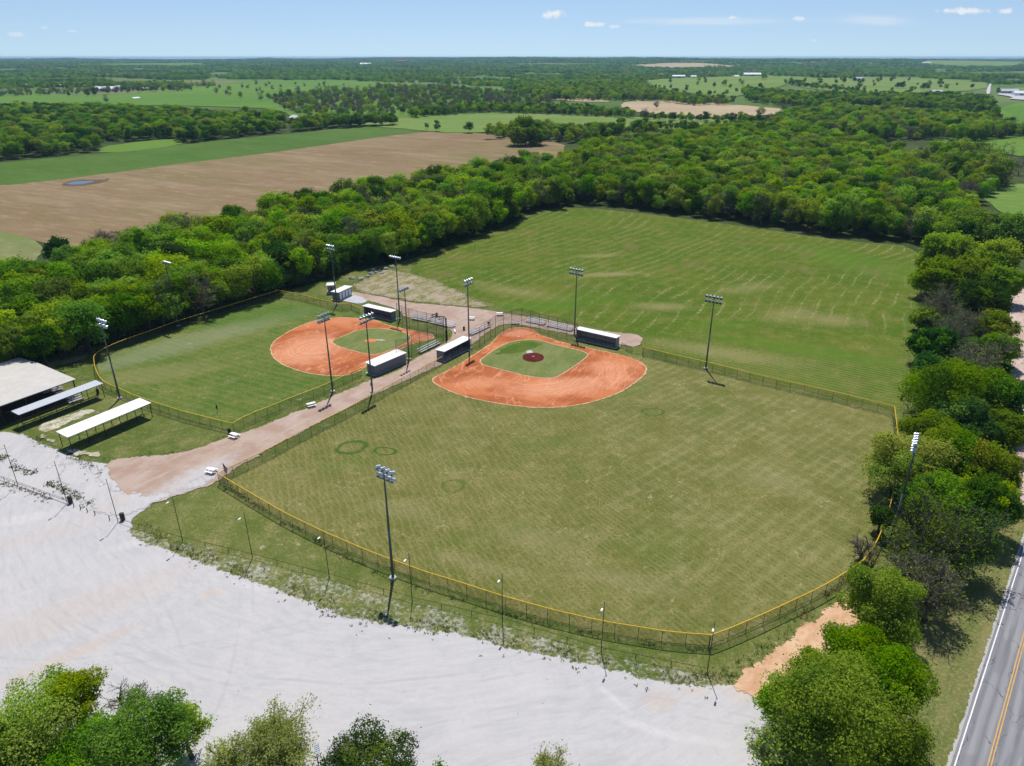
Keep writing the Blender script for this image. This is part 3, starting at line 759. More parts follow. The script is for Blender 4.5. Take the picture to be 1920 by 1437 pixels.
VAR = []       # (kind, crown mesh, trunk mesh, height)
def build_variants():
    spec = [('bright', 14, 5.2, 2.6, 13), ('bright', 12.5, 4.6, 2.2, 11), ('bright', 15, 4.8, 3.0, 14), ('mid', 14, 5.4, 2.6, 14), ('mid', 13, 4.4, 2.2, 11), ('mid', 15.5, 5.0, 2.8, 13),
            ('dark', 14.5, 5.0, 2.2, 13), ('dark', 13, 4.7, 2.0, 12), ('olive', 14, 5.0, 2.8, 12), ('olive', 13, 4.5, 2.5, 11)]
    for k, (kd, H, Rd, base, nb) in enumerate(spec):
        r = random.Random(100 + k)
        c = crown_pts(r, H, Rd, base, nb + 9)
        n = 3400 if kd != 'olive' else 2400
        v, f = leaf_quads(c, n, .46, 200 + k)
        VAR.append((kd, npmesh('crown', v, f, L[kd]), trunk_mesh('trunk', r, H, base, c, .24, M['bark'], 6), H))
    for k, (H, Rd, mt, lf, nl) in enumerate([(13, 4.6, M['twig'], None, 0), (14, 5.0, M['twig'], L['olive'], 350), (12.5, 4.6, M['twig'], None, 0)]):
        me, _ = twig_mesh('crown', 300 + k, H, Rd, 2.6, mt, (8, 6, 6, 5), .3, .075, lf, nl, .4)
        mb = MB(); mb.tube((0, 0, -.3), (0, 0, 2.8), .32, .24, 7)
        VAR.append(('bare', me, mb.mesh('trunk', mt), H))
build_variants()
KIND_I = {}
for i, v in enumerate(VAR): KIND_I.setdefault(v[0], []).append(i)

# ------------------------------------------------------------------ THE LAND
# base land: polar grid out to the horizon
rad = [0.0] + list(np.geomspace(6, 17000, 88)); na = 144
vs = [(0, 0, 0)]; fs = []
for r_ in rad[1:]:
    for i in range(na):
        t = 2 * math.pi * i / na; x, y = r_ * math.cos(t), r_ * math.sin(t)
        vs.append((x, y, HZ(x, y)))
for i in range(na): fs.append((0, 1 + i, 1 + (i + 1) % na))
for k in range(len(rad) - 2):
    for i in range(na):
        a = 1 + k * na + i; b_ = 1 + k * na + (i + 1) % na
        fs.append((a, a + na, b_ + na, b_))
me = bpy.data.meshes.new('ground'); me.from_pydata(vs, [], fs); me.materials.append(M['floor']); me.shade_smooth(); me.update()
tag(link('ground', me), kind='structure')

def rz5(p): return reg(p, 760, 480, .25)
def rz4(p): return reg(p, 480, 450, .2088)
# whole ball park lawn
park = GG([(-60, 706), (60, 700), (175, 664), (245, 632), (335, 606), (430, 580), (525, 548), (600, 530), (680, 505), (760, 490), (850, 460), (945, 428), (1000, 398), (1080, 388), (1200, 400), (1400, 425), (1560, 450), (1740, 464), (1735, 560), (1715, 690), (1712, 800), (1700, 900), (1690, 1010), (1700, 1150)]) + [(58, 52), (34, 20), (-60, 20), (-140, 40), (-175, 120), (-150, 158)]
sheet('park_lawn', park, .004 * 1, M['lawn'], .8, 1.5)
meadow = GG([(750, 500), (850, 462), (950, 428), (1000, 398), (1080, 388), (1200, 400), (1400, 425), (1560, 450), (1742, 465), (1735, 560), (1712, 690), (1700, 760), (1690, 800), (1675, 772), (1540, 744), (1390, 710), (1215, 662), (1180, 640), (1080, 605), (960, 585), (880, 560), (800, 530)])
sheet('meadow', meadow, .03, M['meadow'], .8, 1.2)
# right ball field turf
front_top = [(407.5, 887.6)] + reg([(230, 310), (530, 485), (830, 630), (1190, 785), (1620, 940)], 400, 840, .2505) + reg([(0, 292), (345, 403), (660, 490), (990, 567), (1230, 605), (1450, 640), (1690, 655)], 840, 1000, .2917)
right_top = reg([(85, 782), (200, 740), (360, 670), (500, 605), (640, 540), (780, 455), (870, 390), (920, 310), (960, 220), (990, 120)], 1300, 900, .3737) + [(1681, 890), (1684, 850), (1684, 820), (1677, 767)]
FH = 2.25
front_line = GG(front_top, FH)
right_line = GG(right_top, FH)
rt_back = GG([(1205, 667), (1262, 681), (1323, 695), (1442, 725), (1560, 752), (1673, 780.5)])
right_line[-1] = rt_back[-1]
left_fence_r = GG([(407.5, 887), (424.5, 878), (504.7, 840.5), (569, 805), (647, 767), (698, 738), (780, 694.6)], FH) + [G(817, 682)]
left_fence_r[0] = front_line[0]
dugC = [(-19.51, 166.14), (-17.08, 165.25), (-10.87, 174.54), (-13.1, 176.51)]
bs_r = GG(rz5([(495, 700), (545, 690), (590, 650), (635, 620), (678, 588), (728, 570), (765, 555), (823, 538), (880, 530), (940, 548), (1005, 568), (1075, 590), (1145, 612), (1215, 632), (1285, 650)]))
turf_r = left_fence_r + GG([(870, 662)]) + bs_r + GG([(1170, 660)]) + rt_back + right_line[::-1][1:-1] + front_line[::-1][:-1]
sheet('ballfield_turf', turf_r, .06, M['turf_r'], .12, 1.0, 0)
# left ball field turf
lf_top_all = reg([(1300, 15), (1180, 60), (960, 135), (820, 190), (735, 235), (700, 262), (703, 320), (720, 385), (760, 450), (820, 482), (880, 505), (1000, 560), (1200, 630), (1400, 690), (1600, 740), (1740, 772)], 0, 600, .2505)
lf_out = [G(522, 544, FH), G(430, 572, FH)] + GG(lf_top_all, FH)
lf_path = [lf_out[-1]] + GG([(464.6, 796), (502, 781.5), (544.8, 763.7), (605, 740), (678, 706)])
lf_back = [lf_out[0]] + GG(rz4([(400, 545), (590, 598), (800, 642), (860, 630)]))
bs_l = GG(rz4([(1265, 1090), (1370, 1075), (1415, 1010), (1480, 1000), (1550, 968), (1615, 942), (1712, 893), (1690, 870), (1640, 850), (1575, 835), (1500, 815), (1423, 800), (1340, 775), (1270, 735)]))
turf_l = lf_out + lf_path[1:] + GG([(700, 715)]) + bs_l[:-1] + GG([(745, 610), (690, 592), (660, 586)]) + lf_back[::-1][1:-1]
sheet('ballfield_turf', turf_l, .06, M['turf_l'], .15, 1.0, 0)

# gravel lot and paths
lot = GG([(-120, 800), (0, 806), (30, 808), (60, 815), (100, 835), (140, 850), (185, 866), (260, 866), (340, 868), (415, 884), (412, 903), (380, 914), (330, 930), (285, 952), (268, 966), (258, 985), (250, 1000), (330, 1028), (450, 1075), (560, 1110), (660, 1152), (760, 1168), (860, 1182), (960, 1207), (1060, 1227), (1180, 1256), (1280, 1276), (1370, 1268), (1440, 1300), (1470, 1380)]) + [(26, 44), (24, 20), (-80, 20), (-190, 40), (-200, 110)]
sheet('gravel_lot', lot, .085, M['gravel'], .75, .35, 1, None, 'structure', .9)
path = GG([(190, 862), (250, 855), (330, 850), (395, 830), (430, 817), (470, 805), (520, 785), (600, 752), (690, 712), (735, 700), (765, 678), (800, 660), (838, 640), (845, 625), (832, 612), (790, 600), (752, 596), (745, 582), (690, 566), (660, 562), (640, 560), (650, 545), (700, 552), (760, 566), (830, 572), (900, 578), (960, 590), (1020, 598), (1080, 612), (1150, 622), (1214, 628), (1200, 655), (1168, 650), (1080, 632), (1010, 618), (950, 608), (925, 618), (900, 640), (880, 655), (850, 676), (820, 690), (770, 714), (700, 745), (610, 790), (510, 845), (440, 885), (415, 905), (395, 915), (340, 930), (290, 950), (250, 950), (200, 905)])
sheet('gravel_path', path, .115, M['path'], .45, .5)
blend = GG([(100, 838), (165, 860), (205, 895), (260, 922), (310, 918), (352, 896), (415, 878), (426, 892), (412, 907), (380, 918), (330, 934), (280, 960), (210, 990), (90, 930)])
sheet('gravel_apron', blend, .14, M['apron'], .9, .4, 1, None, 'structure', .5)
sheet('sandy_patch', GG([(1358, 1274), (1390, 1248), (1440, 1214), (1480, 1180), (1530, 1142), (1585, 1106), (1625, 1070), (1700, 1080), (1670, 1150), (1620, 1210), (1550, 1260), (1490, 1320), (1420, 1330), (1375, 1305)]), .145, M['sand'], .8, .35)
sheet('stony_ground', GG(reg([(400, 1040), (640, 920), (900, 850), (1110, 795), (1190, 835), (1000, 910), (800, 1000), (560, 1110), (470, 1110)], 0, 640, .15658)), .03, M['stony'], .9, .4)
sheet('stony_ground', GG(reg([(430, 1080), (560, 1130), (680, 1190), (760, 1270), (1000, 1290), (1230, 1330), (1240, 1400), (900, 1400), (700, 1300), (520, 1200)], 0, 640, .15658)), .15, M['stony'], .9, .4)
sheet('dry_ground', GG([(668, 524), (712, 500), (765, 505), (835, 524), (885, 548), (950, 580), (900, 586), (820, 578), (760, 572), (700, 562), (655, 552), (640, 538)]), .14, M['scrub'], 1.2, .5)
sheet('grey_gravel', GG(reg([(350, 625), (580, 515), (680, 520), (800, 570), (880, 640), (700, 690), (520, 650)], 600, 500, .1044)), .16, M['greygravel'], .3, .5)
sheet('dry_ground', GG([(1140, 655), (1200, 638), (1260, 605), (1290, 612), (1225, 640), (1205, 670)]), .14, M['scrub'], .9, .5)
sheet('shade_dirt', GG([(150, 690), (245, 640), (335, 606), (430, 580), (525, 546), (600, 530), (690, 505), (650, 480), (520, 510), (400, 560), (250, 600), (120, 650), (0, 690), (0, 710)]), .045, M['scrub'], 1.5, 1)
# infields
skin_l = GG(rz4([(135, 1000), (145, 930), (240, 860), (400, 770), (560, 722), (700, 702), (840, 702), (960, 712), (1060, 722), (1180, 770), (1300, 800), (1420, 820), (1560, 845), (1600, 870), (1570, 900), (1400, 932), (1330, 962), (1220, 1030), (1060, 1090), (1000, 1110), (980, 1150), (860, 1210), (730, 1225), (540, 1210), (400, 1180), (260, 1130), (170, 1070)]))
skin_r = GG(rz5([(205, 940), (222, 910), (330, 860), (450, 790), (560, 720), (650, 660), (700, 600), (755, 557), (830, 540), (930, 545), (970, 562), (990, 590), (1100, 630), (1240, 670), (1400, 700), (1560, 735), (1700, 770), (1780, 810), (1806, 850), (1790, 890), (1720, 950), (1600, 1030), (1400, 1097), (1200, 1132), (1000, 1140), (800, 1122), (600, 1090), (430, 1050), (300, 1000), (230, 960)]))
def grow(pts, d):
    cx = sum(p[0] for p in pts) / len(pts); cy = sum(p[1] for p in pts) / len(pts)
    return [(cx + (x - cx) * (1 + d / math.hypot(x - cx, y - cy)), cy + (y - cy) * (1 + d / math.hypot(x - cx, y - cy))) for x, y in pts]
cl_, cr_ = G(640, 645), G(1010, 705)
M['clay_l'] = mat_clay('orange_clay_left', None, G(805, 633), G(590, 655), [(G(580, 655), 8, 11, -10, .75), (G(650, 602), 5, 3, 0, .3)], [(G(640, 690), 10, 2.2, 50, .7), (G(650, 628), 5, 2.5, 40, .6), (G(690, 610), 6, 2.0, -25, .5)])
M['clay_r'] = mat_clay('orange_clay_right', None, G(970, 625), G(1000, 690), [(G(1060, 725), 13, 4.5, 15, .75), (G(1150, 695), 6, 6, 0, .5), (G(905, 718), 7, 3, 0, .45)], [(G(845, 708), 5, 3.5, 30, .6), (G(950, 752), 10, 1.6, -15, .5), (G(880, 690), 5, 1.8, 55, .5), (G(1190, 700), 2, 3.5, 0, .5)])
for pts, mt in ((skin_l, M['clay_l']), (skin_r, M['clay_r'])):
    sheet('infield_lip', grow(smooth_poly(pts, 1), .32), .09, M['pale_berm'], .22, .4, 1, None, 'structure', 1.2)
    sheet('infield_clay', pts, .12, mt, .08, .5, 2)
g_l = GG(rz4([(675, 915), (760, 880), (900, 820), (1060, 795), (1200, 810), (1350, 840), (1390, 880), (1380, 910), (1270, 970), (1080, 1040), (920, 1010), (740, 960)]))
g_r = GG(rz5([(555, 795), (610, 750), (700, 690), (800, 645), (930, 630), (1020, 640), (1150, 680), (1300, 710), (1360, 735), (1370, 750), (1320, 790), (1200, 875), (1120, 915), (1050, 920), (920, 905), (760, 865), (600, 825)]))
for pts in (g_l, g_r):
    sheet('infield_lip', grow(pts, .3), .145, M['pale_berm'], .15, .4, 1)
    sheet('infield_grass', pts, .17, M['infield_grass'], .12, .4, 1)
sheet('damp_grass', GG(rz5([(640, 750), (720, 690), (820, 652), (930, 636), (1020, 648), (1060, 670), (1000, 690), (930, 720), (850, 735), (730, 755)])), .195, M['infield_wet'], .9, .4)
def ell(c, rx, ry, n=28): return [(c[0] + rx * math.cos(2 * math.pi * i / n), c[1] + ry * math.sin(2 * math.pi * i / n)) for i in range(n)]
mc = G(1000, 671.5)
def mound(name, c, rx, ry, mat, z, h):
    mb = MB(); n = 32; prof = [(1.0, 0), (.85, h * .55), (.5, h * .95), (.2, h)]
    vs = [(c[0] + k * rx * math.cos(2 * math.pi * i / n) * (1 + .03 * math.sin(5 * i)), c[1] + k * ry * math.sin(2 * math.pi * i / n), z + q) for k, q in prof for i in range(n)]
    fs = [(k * n + i, k * n + (i + 1) % n, (k + 1) * n + (i + 1) % n, (k + 1) * n + i) for k in range(3) for i in range(n)] + [tuple(3 * n + i for i in range(n))]
    mb.add(vs, fs); return tag(mb.obj(name, mat, None, True), kind='structure')
mound('pitching_mound', mc, 2.8, 3.1, M['mound'], .2, .25)
mound('pitching_mound', G(*rz4([(1030, 910)])[0]), 1.7, 1.3, M['mound_dry'], .18, .14)
sheet('pale_patch', ell(G(993, 662), 1.1, 1.3), .215, M['greygravel'], .3, .4)
sheet('pale_patch', ell(G(*rz4([(1120, 905)])[0]), 1.9, .7), .2, M['greygravel'], .5, .3)
for c in (mc, (G(972, 632)), G(805, 633)):
    z = .455 if c is mc else .14
    o = MB().box(-.3, .3, -.075, .075, 0, .03).obj('pitching_plate' if c is mc else 'home_plate', M['white_paint'], None)
    o.location = (c[0], c[1], z); tag(o, 'white rubber plate on the dark red pitching mound' if c is mc else ('white home plate in the right ballfield clay' if c[0] > -10 else 'white home plate in the left ballfield clay'), 'plate')

# road at the right
rd = Vector((math.sin(R(40.6)), math.cos(R(40.6)))); rn = Vector((rd.y, -rd.x))
w0 = Vector(G(1789.6, 1437))
def strip(name, o0, o1, a0, a1, z, mat, ragged=.0, step=1.0):
    p = [w0 + rn * o0 + rd * a0, w0 + rn * o1 + rd * a0, w0 + rn * o1 + rd * a1, w0 + rn * o0 + rd * a1]
    return sheet(name, [tuple(q) for q in p], z, mat, ragged, step if ragged else None, 0)
strip('roadside_verge', -9, 14, -60, 190, .02, M['verge'], .7, 1)
strip('road_shoulder', -1.0, 7.2, -60, 190, .05, M['shoulder'], .12, .4)
strip('road', -.35, 6.6, -60, 190, .09, M['road'], .04, .6)
strip('road_marking', -.07, .07, -60, 190, .098, M['white_line'], .012, .5)
strip('road_marking', 2.66, 2.78, -60, 190, .098, M['yellow_line'], .012, .5)
strip('road_marking', 2.94, 3.06, -60, 190, .098, M['yellow_line'], .012, .5)
strip('road_marking', 5.9, 6.04, -60, 190, .098, M['white_line'], .012, .5)
sheet('dirt_lane', GG([(1888, 530), (1940, 515), (2060, 700), (2010, 900), (1925, 1000), (1908, 950), (1900, 880), (1893, 800), (1890, 700), (1884, 620)]), .10, M['lane'], .8, .8)

# far fields (follow the terrain)
def far(name, px, mat, z=.25, ragged=2.0, step=9, grid=None): return sheet(name, GG(px), z, mat, ragged, step, 1, None, 'structure', .05, True, grid)
far('stubble_field', [(-260, 350), (0, 349), (100, 337), (180, 328), (333, 307), (500, 287), (640, 267), (723, 255), (800, 247), (873, 248), (923, 253), (975, 262), (1062, 266), (1050, 300), (900, 345), (600, 420), (330, 450), (170, 470), (90, 458), (0, 432), (-260, 400)], M['tan'], .12, 1.2, 5)
far('green_strip_field', [(-260, 325), (0, 306), (60, 300), (187, 289), (333, 272), (533, 252), (640, 241), (700, 237), (752, 238), (805, 247), (723, 256), (640, 268), (500, 288), (333, 308), (180, 329), (100, 338), (0, 350), (-260, 352)], M['strip'], .16, 1.0, 5)
far('glade', [(187, 290), (187, 276), (250, 268), (300, 262), (345, 262), (340, 273)], M['pasture'], .2, 1, 4)
far('grass_corner', [(-260, 400), (0, 432), (90, 457), (60, 500), (-40, 520), (-260, 470)], M['pasture3'], .18, 1, 4)
far('puddle_rim', [(112, 347), (128, 340), (150, 337), (190, 338), (205, 335), (200, 341), (185, 345), (150, 350), (125, 350)], M['mud'], .2, .8, 2)
far('puddle', [(124, 345), (137, 341.5), (152, 340), (177, 340.5), (175, 342.5), (154, 346.5), (132, 347.5)], M['wet'], .24, .4, 2)
far('far_pasture', [(-200, 205), (-200, 168), (0, 172), (200, 180), (360, 165), (480, 152), (600, 151), (720, 155), (900, 162), (965, 170), (900, 195), (760, 222), (560, 240), (530, 205), (400, 200), (150, 195)], M['pasture'], .8, 4, 30, 90)
far('light_strip', [(560, 232), (760, 215), (800, 219), (900, 211), (1000, 214), (1200, 221), (1480, 228), (1500, 240), (1300, 246), (1200, 243), (1060, 242), (900, 250), (820, 250), (740, 240)], M['pasture2'], .5, 3, 15, 60)
far('pale_stubble', [(1170, 190), (1280, 190), (1450, 203), (1500, 211), (1410, 219), (1370, 223), (1230, 216), (1160, 205)], M['tan2'], .7, 3, 15, 60)
far('pale_stubble', [(1030, 184), (1100, 186), (1160, 192), (1090, 192), (1030, 188)], M['tan2'], .7, 3, 15, 60)
far('hill_pasture', [(1195, 156), (1240, 149), (1300, 146), (1380, 147), (1470, 150), (1490, 165), (1400, 182), (1290, 188), (1230, 176)], M['pasture2'], 1.2, 5, 30, 50)
far('hill_pasture', [(1440, 152), (1500, 149), (1650, 149), (1850, 154), (1850, 170), (1700, 180), (1560, 177), (1480, 170)], M['pasture2'], 1.2, 5, 30, 60)
far('olive_field', [(1610, 196), (1700, 194), (1815, 209), (1800, 221), (1680, 213)], M['pasture3'], .8, 3, 15, 60)
far('side_pasture', [(1738, 262), (1910, 256), (2100, 262), (2100, 300), (1920, 296), (1880, 288), (1780, 284)], M['pasture'], .5, 2, 10, 50)
far('side_pasture', [(1850, 350), (1880, 345), (2100, 350), (2100, 430), (1920, 415), (1870, 398), (1845, 372)], M['pasture2'], .3, 1.5, 6)
far('side_pasture', [(1868, 206), (1920, 192), (2150, 195), (2150, 232), (1920, 233), (1862, 238)], M['pasture'], .8, 3, 20, 60)
far('side_pasture', [(1860, 172), (1920, 162), (2100, 162), (2100, 178), (1900, 176)], M['pasture2'], 1.0, 3, 20, 60)
far('gravel_yard', [(1862, 178), (1900, 170), (1990, 172), (1990, 189), (1890, 189), (1900, 183)], M['far_gravel'], 1.6, 2, 10, 40)
far('far_road', [(1848, 178), (1851, 165), (1856, 158), (1859, 158), (1857, 166), (1856, 179)], M['far_gravel'], 1.8, .5, 15, 40)
far('far_road', [(540, 224), (546, 217), (560, 217), (556, 226)], M['far_gravel'], 1.0, .5, 5)
far('far_pond', [(247, 183), (262, 182), (263, 184), (250, 185)], M['white_roof'], 1.0, .5, 5)
far('far_pasture', [(60, 128), (300, 124), (420, 127), (300, 130)], M['pasture'], 3, 5, 60, 150)
far('far_pasture', [(1160, 128), (1290, 126), (1400, 130), (1280, 131)], M['tan2'], 3, 5, 60, 150)
far('far_pasture', [(1700, 124), (1920, 123), (1920, 131), (1760, 131)], M['pasture2'], 3, 5, 60, 150)

# ------------------------------------------------------------------ TREES
def grid_pts(poly, s, jit=.42):
    xs = [p[0] for p in poly]; ys = [p[1] for p in poly]; out = []
    y = min(ys); k = 0
    while y < max(ys):
        x = min(xs) + (k % 2) * s / 2
        while x < max(xs):
            p = (x + rnd.uniform(-jit, jit) * s, y + rnd.uniform(-jit, jit) * s)
            if inside(p, poly): out.append(p)
            x += s
        y += s * .87; k += 1
    return out
MIXES = {
    'lush': (('bright', .36), ('mid', .24), ('dark', .12), ('olive', .13), ('bare', .15)),
    'woods': (('bright', .30), ('mid', .22), ('dark', .09), ('olive', .22), ('bare', .17)),
    'darkwood': (('mid', .40), ('dark', .30), ('bright', .14), ('olive', .16)),
    'pecan': (('bare', .62), ('olive', .22), ('mid', .16)),
    'hedge': (('mid', .4), ('dark', .4), ('bright', .2)),
}
def pick(mix):
    t = rnd.random(); s = 0
    for k, w in MIXES[mix]:
        s += w
        if t < s: return k
    return MIXES[mix][0][0]
CAN = 12.0
belt_front = GG([(-80, 716), (20, 700), (90, 684), (160, 668), (232, 640), (335, 611), (435, 581), (525, 551), (612, 524), (690, 501), (765, 488), (850, 458), (945, 427), (985, 406), (1000, 394)])
belt = belt_front + GG([(1080, 300), (990, 292), (850, 312), (750, 332), (600, 352), (480, 384), (330, 412), (180, 444), (120, 470), (60, 492), (0, 495), (-80, 500)], CAN)
woods_front = GG([(1000, 394), (1090, 383), (1200, 394), (1400, 419), (1560, 444), (1745, 460)])
woods = woods_front + GG([(1800, 430), (1840, 385), (1780, 330), (1740, 285), (1640, 260), (1560, 240), (1480, 228), (1400, 228), (1250, 243), (1120, 262), (1060, 280)], CAN)
ZONES = [
    ('belt', belt, 5.3, 'lush', belt_front), ('woods', woods, 6.0, 'woods', woods_front),
    ('leftwood', GG([(-260, 322), (0, 303), (60, 296), (185, 286)]) + GG([(187, 268), (330, 262), (345, 270), (533, 249), (533, 232)]) + GG([(532, 206), (420, 206), (280, 197), (150, 192), (0, 192), (-260, 190)], CAN), 8.0, 'darkwood', GG([(-260, 322), (0, 303), (185, 286), (345, 270), (533, 249)])),
    ('row', GG([(548, 249), (640, 241), (742, 236), (745, 233), (640, 236), (548, 243)]), 6.5, 'darkwood', None),
    ('hedge', GG([(770, 222), (900, 213), (1000, 215), (1100, 219), (1188, 223), (1186, 216), (1080, 206), (900, 202), (780, 212)]), 8.5, 'darkwood', None),
    ('farwoods', GG([(1430, 242), (1660, 266), (1740, 264), (1830, 267), (1880, 262), (1870, 238), (1830, 228), (1700, 219), (1560, 210), (1480, 222)]), 9.0, 'woods', None),
    ('farbelt', GG([(1530, 205), (1620, 202), (1810, 214), (1870, 224), (1850, 192), (1750, 186), (1560, 190), (1480, 182), (1390, 176), (1400, 192), (1480, 202)]), 10.0, 'darkwood', None),
    ('farbelt', GG([(960, 172), (1020, 190), (1100, 190), (1240, 192), (1300, 200), (1380, 198), (1290, 186), (1230, 176), (1190, 160), (1000, 160)]), 11.0, 'woods', None),
    ('hedge', GG([(1200, 226), (1320, 229), (1480, 234), (1480, 230), (1320, 226), (1200, 222)]), 9.0, 'hedge', None),
    ('pecan', GG([(500, 185), (620, 172), (760, 172), (900, 185), (900, 200), (760, 222), (620, 232), (545, 215)]), 21.0, 'pecan', None),
    ('pecan', GG([(700, 166), (820, 165), (960, 178), (1040, 200), (960, 205), (860, 190), (740, 178)]), 20.0, 'pecan', None),
    ('pecan', GG([(0, 182), (130, 178), (360, 172), (360, 165), (180, 168), (0, 174)]), 24.0, 'pecan', None),
    ('rightedge', GG([(1800, 268), (1900, 258), (1960, 262), (1960, 250), (1880, 246), (1800, 256)]), 8.0, 'woods', None),
    ('row2', GG([(915, 262), (990, 262), (1062, 270), (1160, 262), (1230, 254), (1160, 252), (1060, 254), (940, 250)]), 9.0, 'woods', None),
    ('sidewood', GG([(1745, 296), (1800, 292), (1850, 300), (1862, 335), (1848, 378), (1808, 405), (1790, 350)]), 8.0, 'woods', None),
    ('hedge', GG([(1190, 246), (1320, 248), (1430, 243), (1430, 239), (1320, 243), (1190, 241)]), 9.0, 'hedge', None),
    ('hedge', GG([(1500, 186), (1600, 184), (1700, 187), (1700, 184), (1600, 181), (1500, 182)]), 10.0, 'hedge', None),
    ('hedge', GG([(1470, 168), (1530, 174), (1620, 178), (1620, 176), (1530, 171), (1470, 165)]), 13.0, 'hedge', None),
    ('pecan', GG([(1200, 175), (1260, 160), (1420, 165), (1460, 178), (1380, 184), (1280, 190)]), 80.0, 'hedge', None),
    ('pecan', GG([(1480, 172), (1500, 154), (1800, 156), (1840, 172), (1700, 178)]), 95.0, 'hedge', None),
    ('pecan', GG([(370, 176), (480, 158), (880, 166), (700, 172), (480, 190)]), 90.0, 'pecan', None),
    ('hedge', GG([(0, 164), (180, 166), (350, 162), (350, 158), (180, 161), (0, 160)]), 15.0, 'darkwood', None),
    ('rightcol', GG([(1835, 372), (1870, 355), (1880, 320), (1840, 300), (1790, 300), (1800, 330)]), 8.0, 'woods', None),
]
TREES = []    # x, y, variant, scale, rot, zone, edge
for zn, poly, s, mix, frontl in ZONES:
    for p in grid_pts(poly, s):
        kd = pick(mix); vi = rnd.choice(KIND_I[kd])
        edge = frontl is not None and seg_dist(p, frontl) < 7
        sc = rnd.choice((rnd.uniform(.62, .9), rnd.uniform(.8, 1.1), rnd.uniform(.9, 1.28))) * (1.0 if zn in ('belt', 'woods') else .95)
        if edge: sc *= rnd.uniform(.82, 1.08)
        if zn == 'hedge': sc *= .75
        TREES.append((p[0], p[1], vi, sc, rnd.uniform(0, 6.283), zn, edge))
# scattered and lone trees (photo pixel of the foot, kind, size)
for px, py, kd, sc in [(878, 250, 'dark', .95), (820, 247, 'dark', .85), (1025, 262, 'dark', 1.0), (800, 243, 'mid', .6), (950, 256, 'dark', .8), (930, 255, 'mid', .6), (1070, 262, 'bare', 1.1), (1100, 266, 'bare', .9), (1130, 262, 'dark', .9),
                       (780, 222, 'olive', 1.1), (840, 216, 'bare', 1.1), (425, 180, 'bare', 1.2), (390, 168, 'bare', 1), (412, 168, 'bare', 1), (455, 167, 'bare', 1.1), (1210, 226, 'bare', 1.3), (1425, 221, 'olive', 1.1), (1470, 214, 'bare', 1.2), (1230, 206, 'bare', 1.2), (1355, 188, 'dark', 1.0), (1282, 184, 'dark', .9), (1245, 172, 'dark', .8), (1312, 184, 'mid', .8),
                       (1545, 160, 'dark', 1.3), (1520, 160, 'dark', 1), (1650, 157, 'dark', 1), (1480, 168, 'mid', 1.1), (1500, 170, 'mid', 1), (1580, 166, 'dark', 1.2), (1600, 164, 'dark', 1), (1565, 168, 'mid', 1), (1728, 174, 'dark', 1.4), (1760, 163, 'dark', 1.4), (1690, 172, 'dark', 1.3), (1680, 172, 'dark', 1.2), (1430, 163, 'mid', 1.3), (1445, 156, 'mid', 1.2), (1320, 160, 'bare', 1.2), (1870, 178, 'mid', 1.0),
                       (130, 181, 'dark', .8), (165, 181, 'dark', 1.1), (178, 180, 'dark', 1.2), (200, 193, 'bare', 1.1), (290, 172, 'mid', 1.2), (320, 172, 'dark', 1.2), (340, 170, 'mid', 1.2), (230, 172, 'dark', 1), (260, 173, 'dark', 1), (1860, 236, 'bare', 1.0), (1845, 226, 'mid', 1)]:
    x, y = G(px, py); TREES.append((x, y, rnd.choice(KIND_I[kd]), sc, rnd.uniform(0, 6.28), 'lone', False))
def inframe(x, y, h):
    a = PX(x, y, h * .6); return -60 < a[0] < 1980 and a[1] < 1500
cand = []
for i, t in enumerate(TREES):
    h = VAR[t[2]][3] * t[3]
    if inframe(t[0], t[1], h): cand.append((h / PX(t[0], t[1], h * .6)[2] * (1.35 if t[6] or t[5] == 'lone' else 1.0), i))
cand.sort(reverse=True)
IND = set(i for _, i in cand[:258])
WORD = {'bright': ('leafy_tree', 'bright spring-green leafy tree'), 'mid': ('leafy_tree', 'mid-green leafy tree'), 'dark': ('leafy_tree', 'dark green leafy tree'), 'olive': ('budding_tree', 'olive yellow-green budding tree'), 'bare': ('bare_tree', 'bare grey-brown twiggy tree')}
PLACE = {'belt': ('inside the belt below the tan field', 'on the ballfield edge of the belt'),
         'woods': ('inside the woods beyond the back meadow', 'on the meadow edge of the woods')}
BACK = GG([(1080, 300), (990, 292), (850, 312), (750, 332), (600, 352), (480, 384), (330, 412), (180, 444), (120, 470), (60, 492)], CAN)
PROTO = {}
def make_tree(vi):
    kd, cm, tm, H = VAR[vi]
    r = empty(WORD[kd][0]); link('crown', cm, r)['kind'] = 'stuff'; link('trunk', tm, r)
    return r
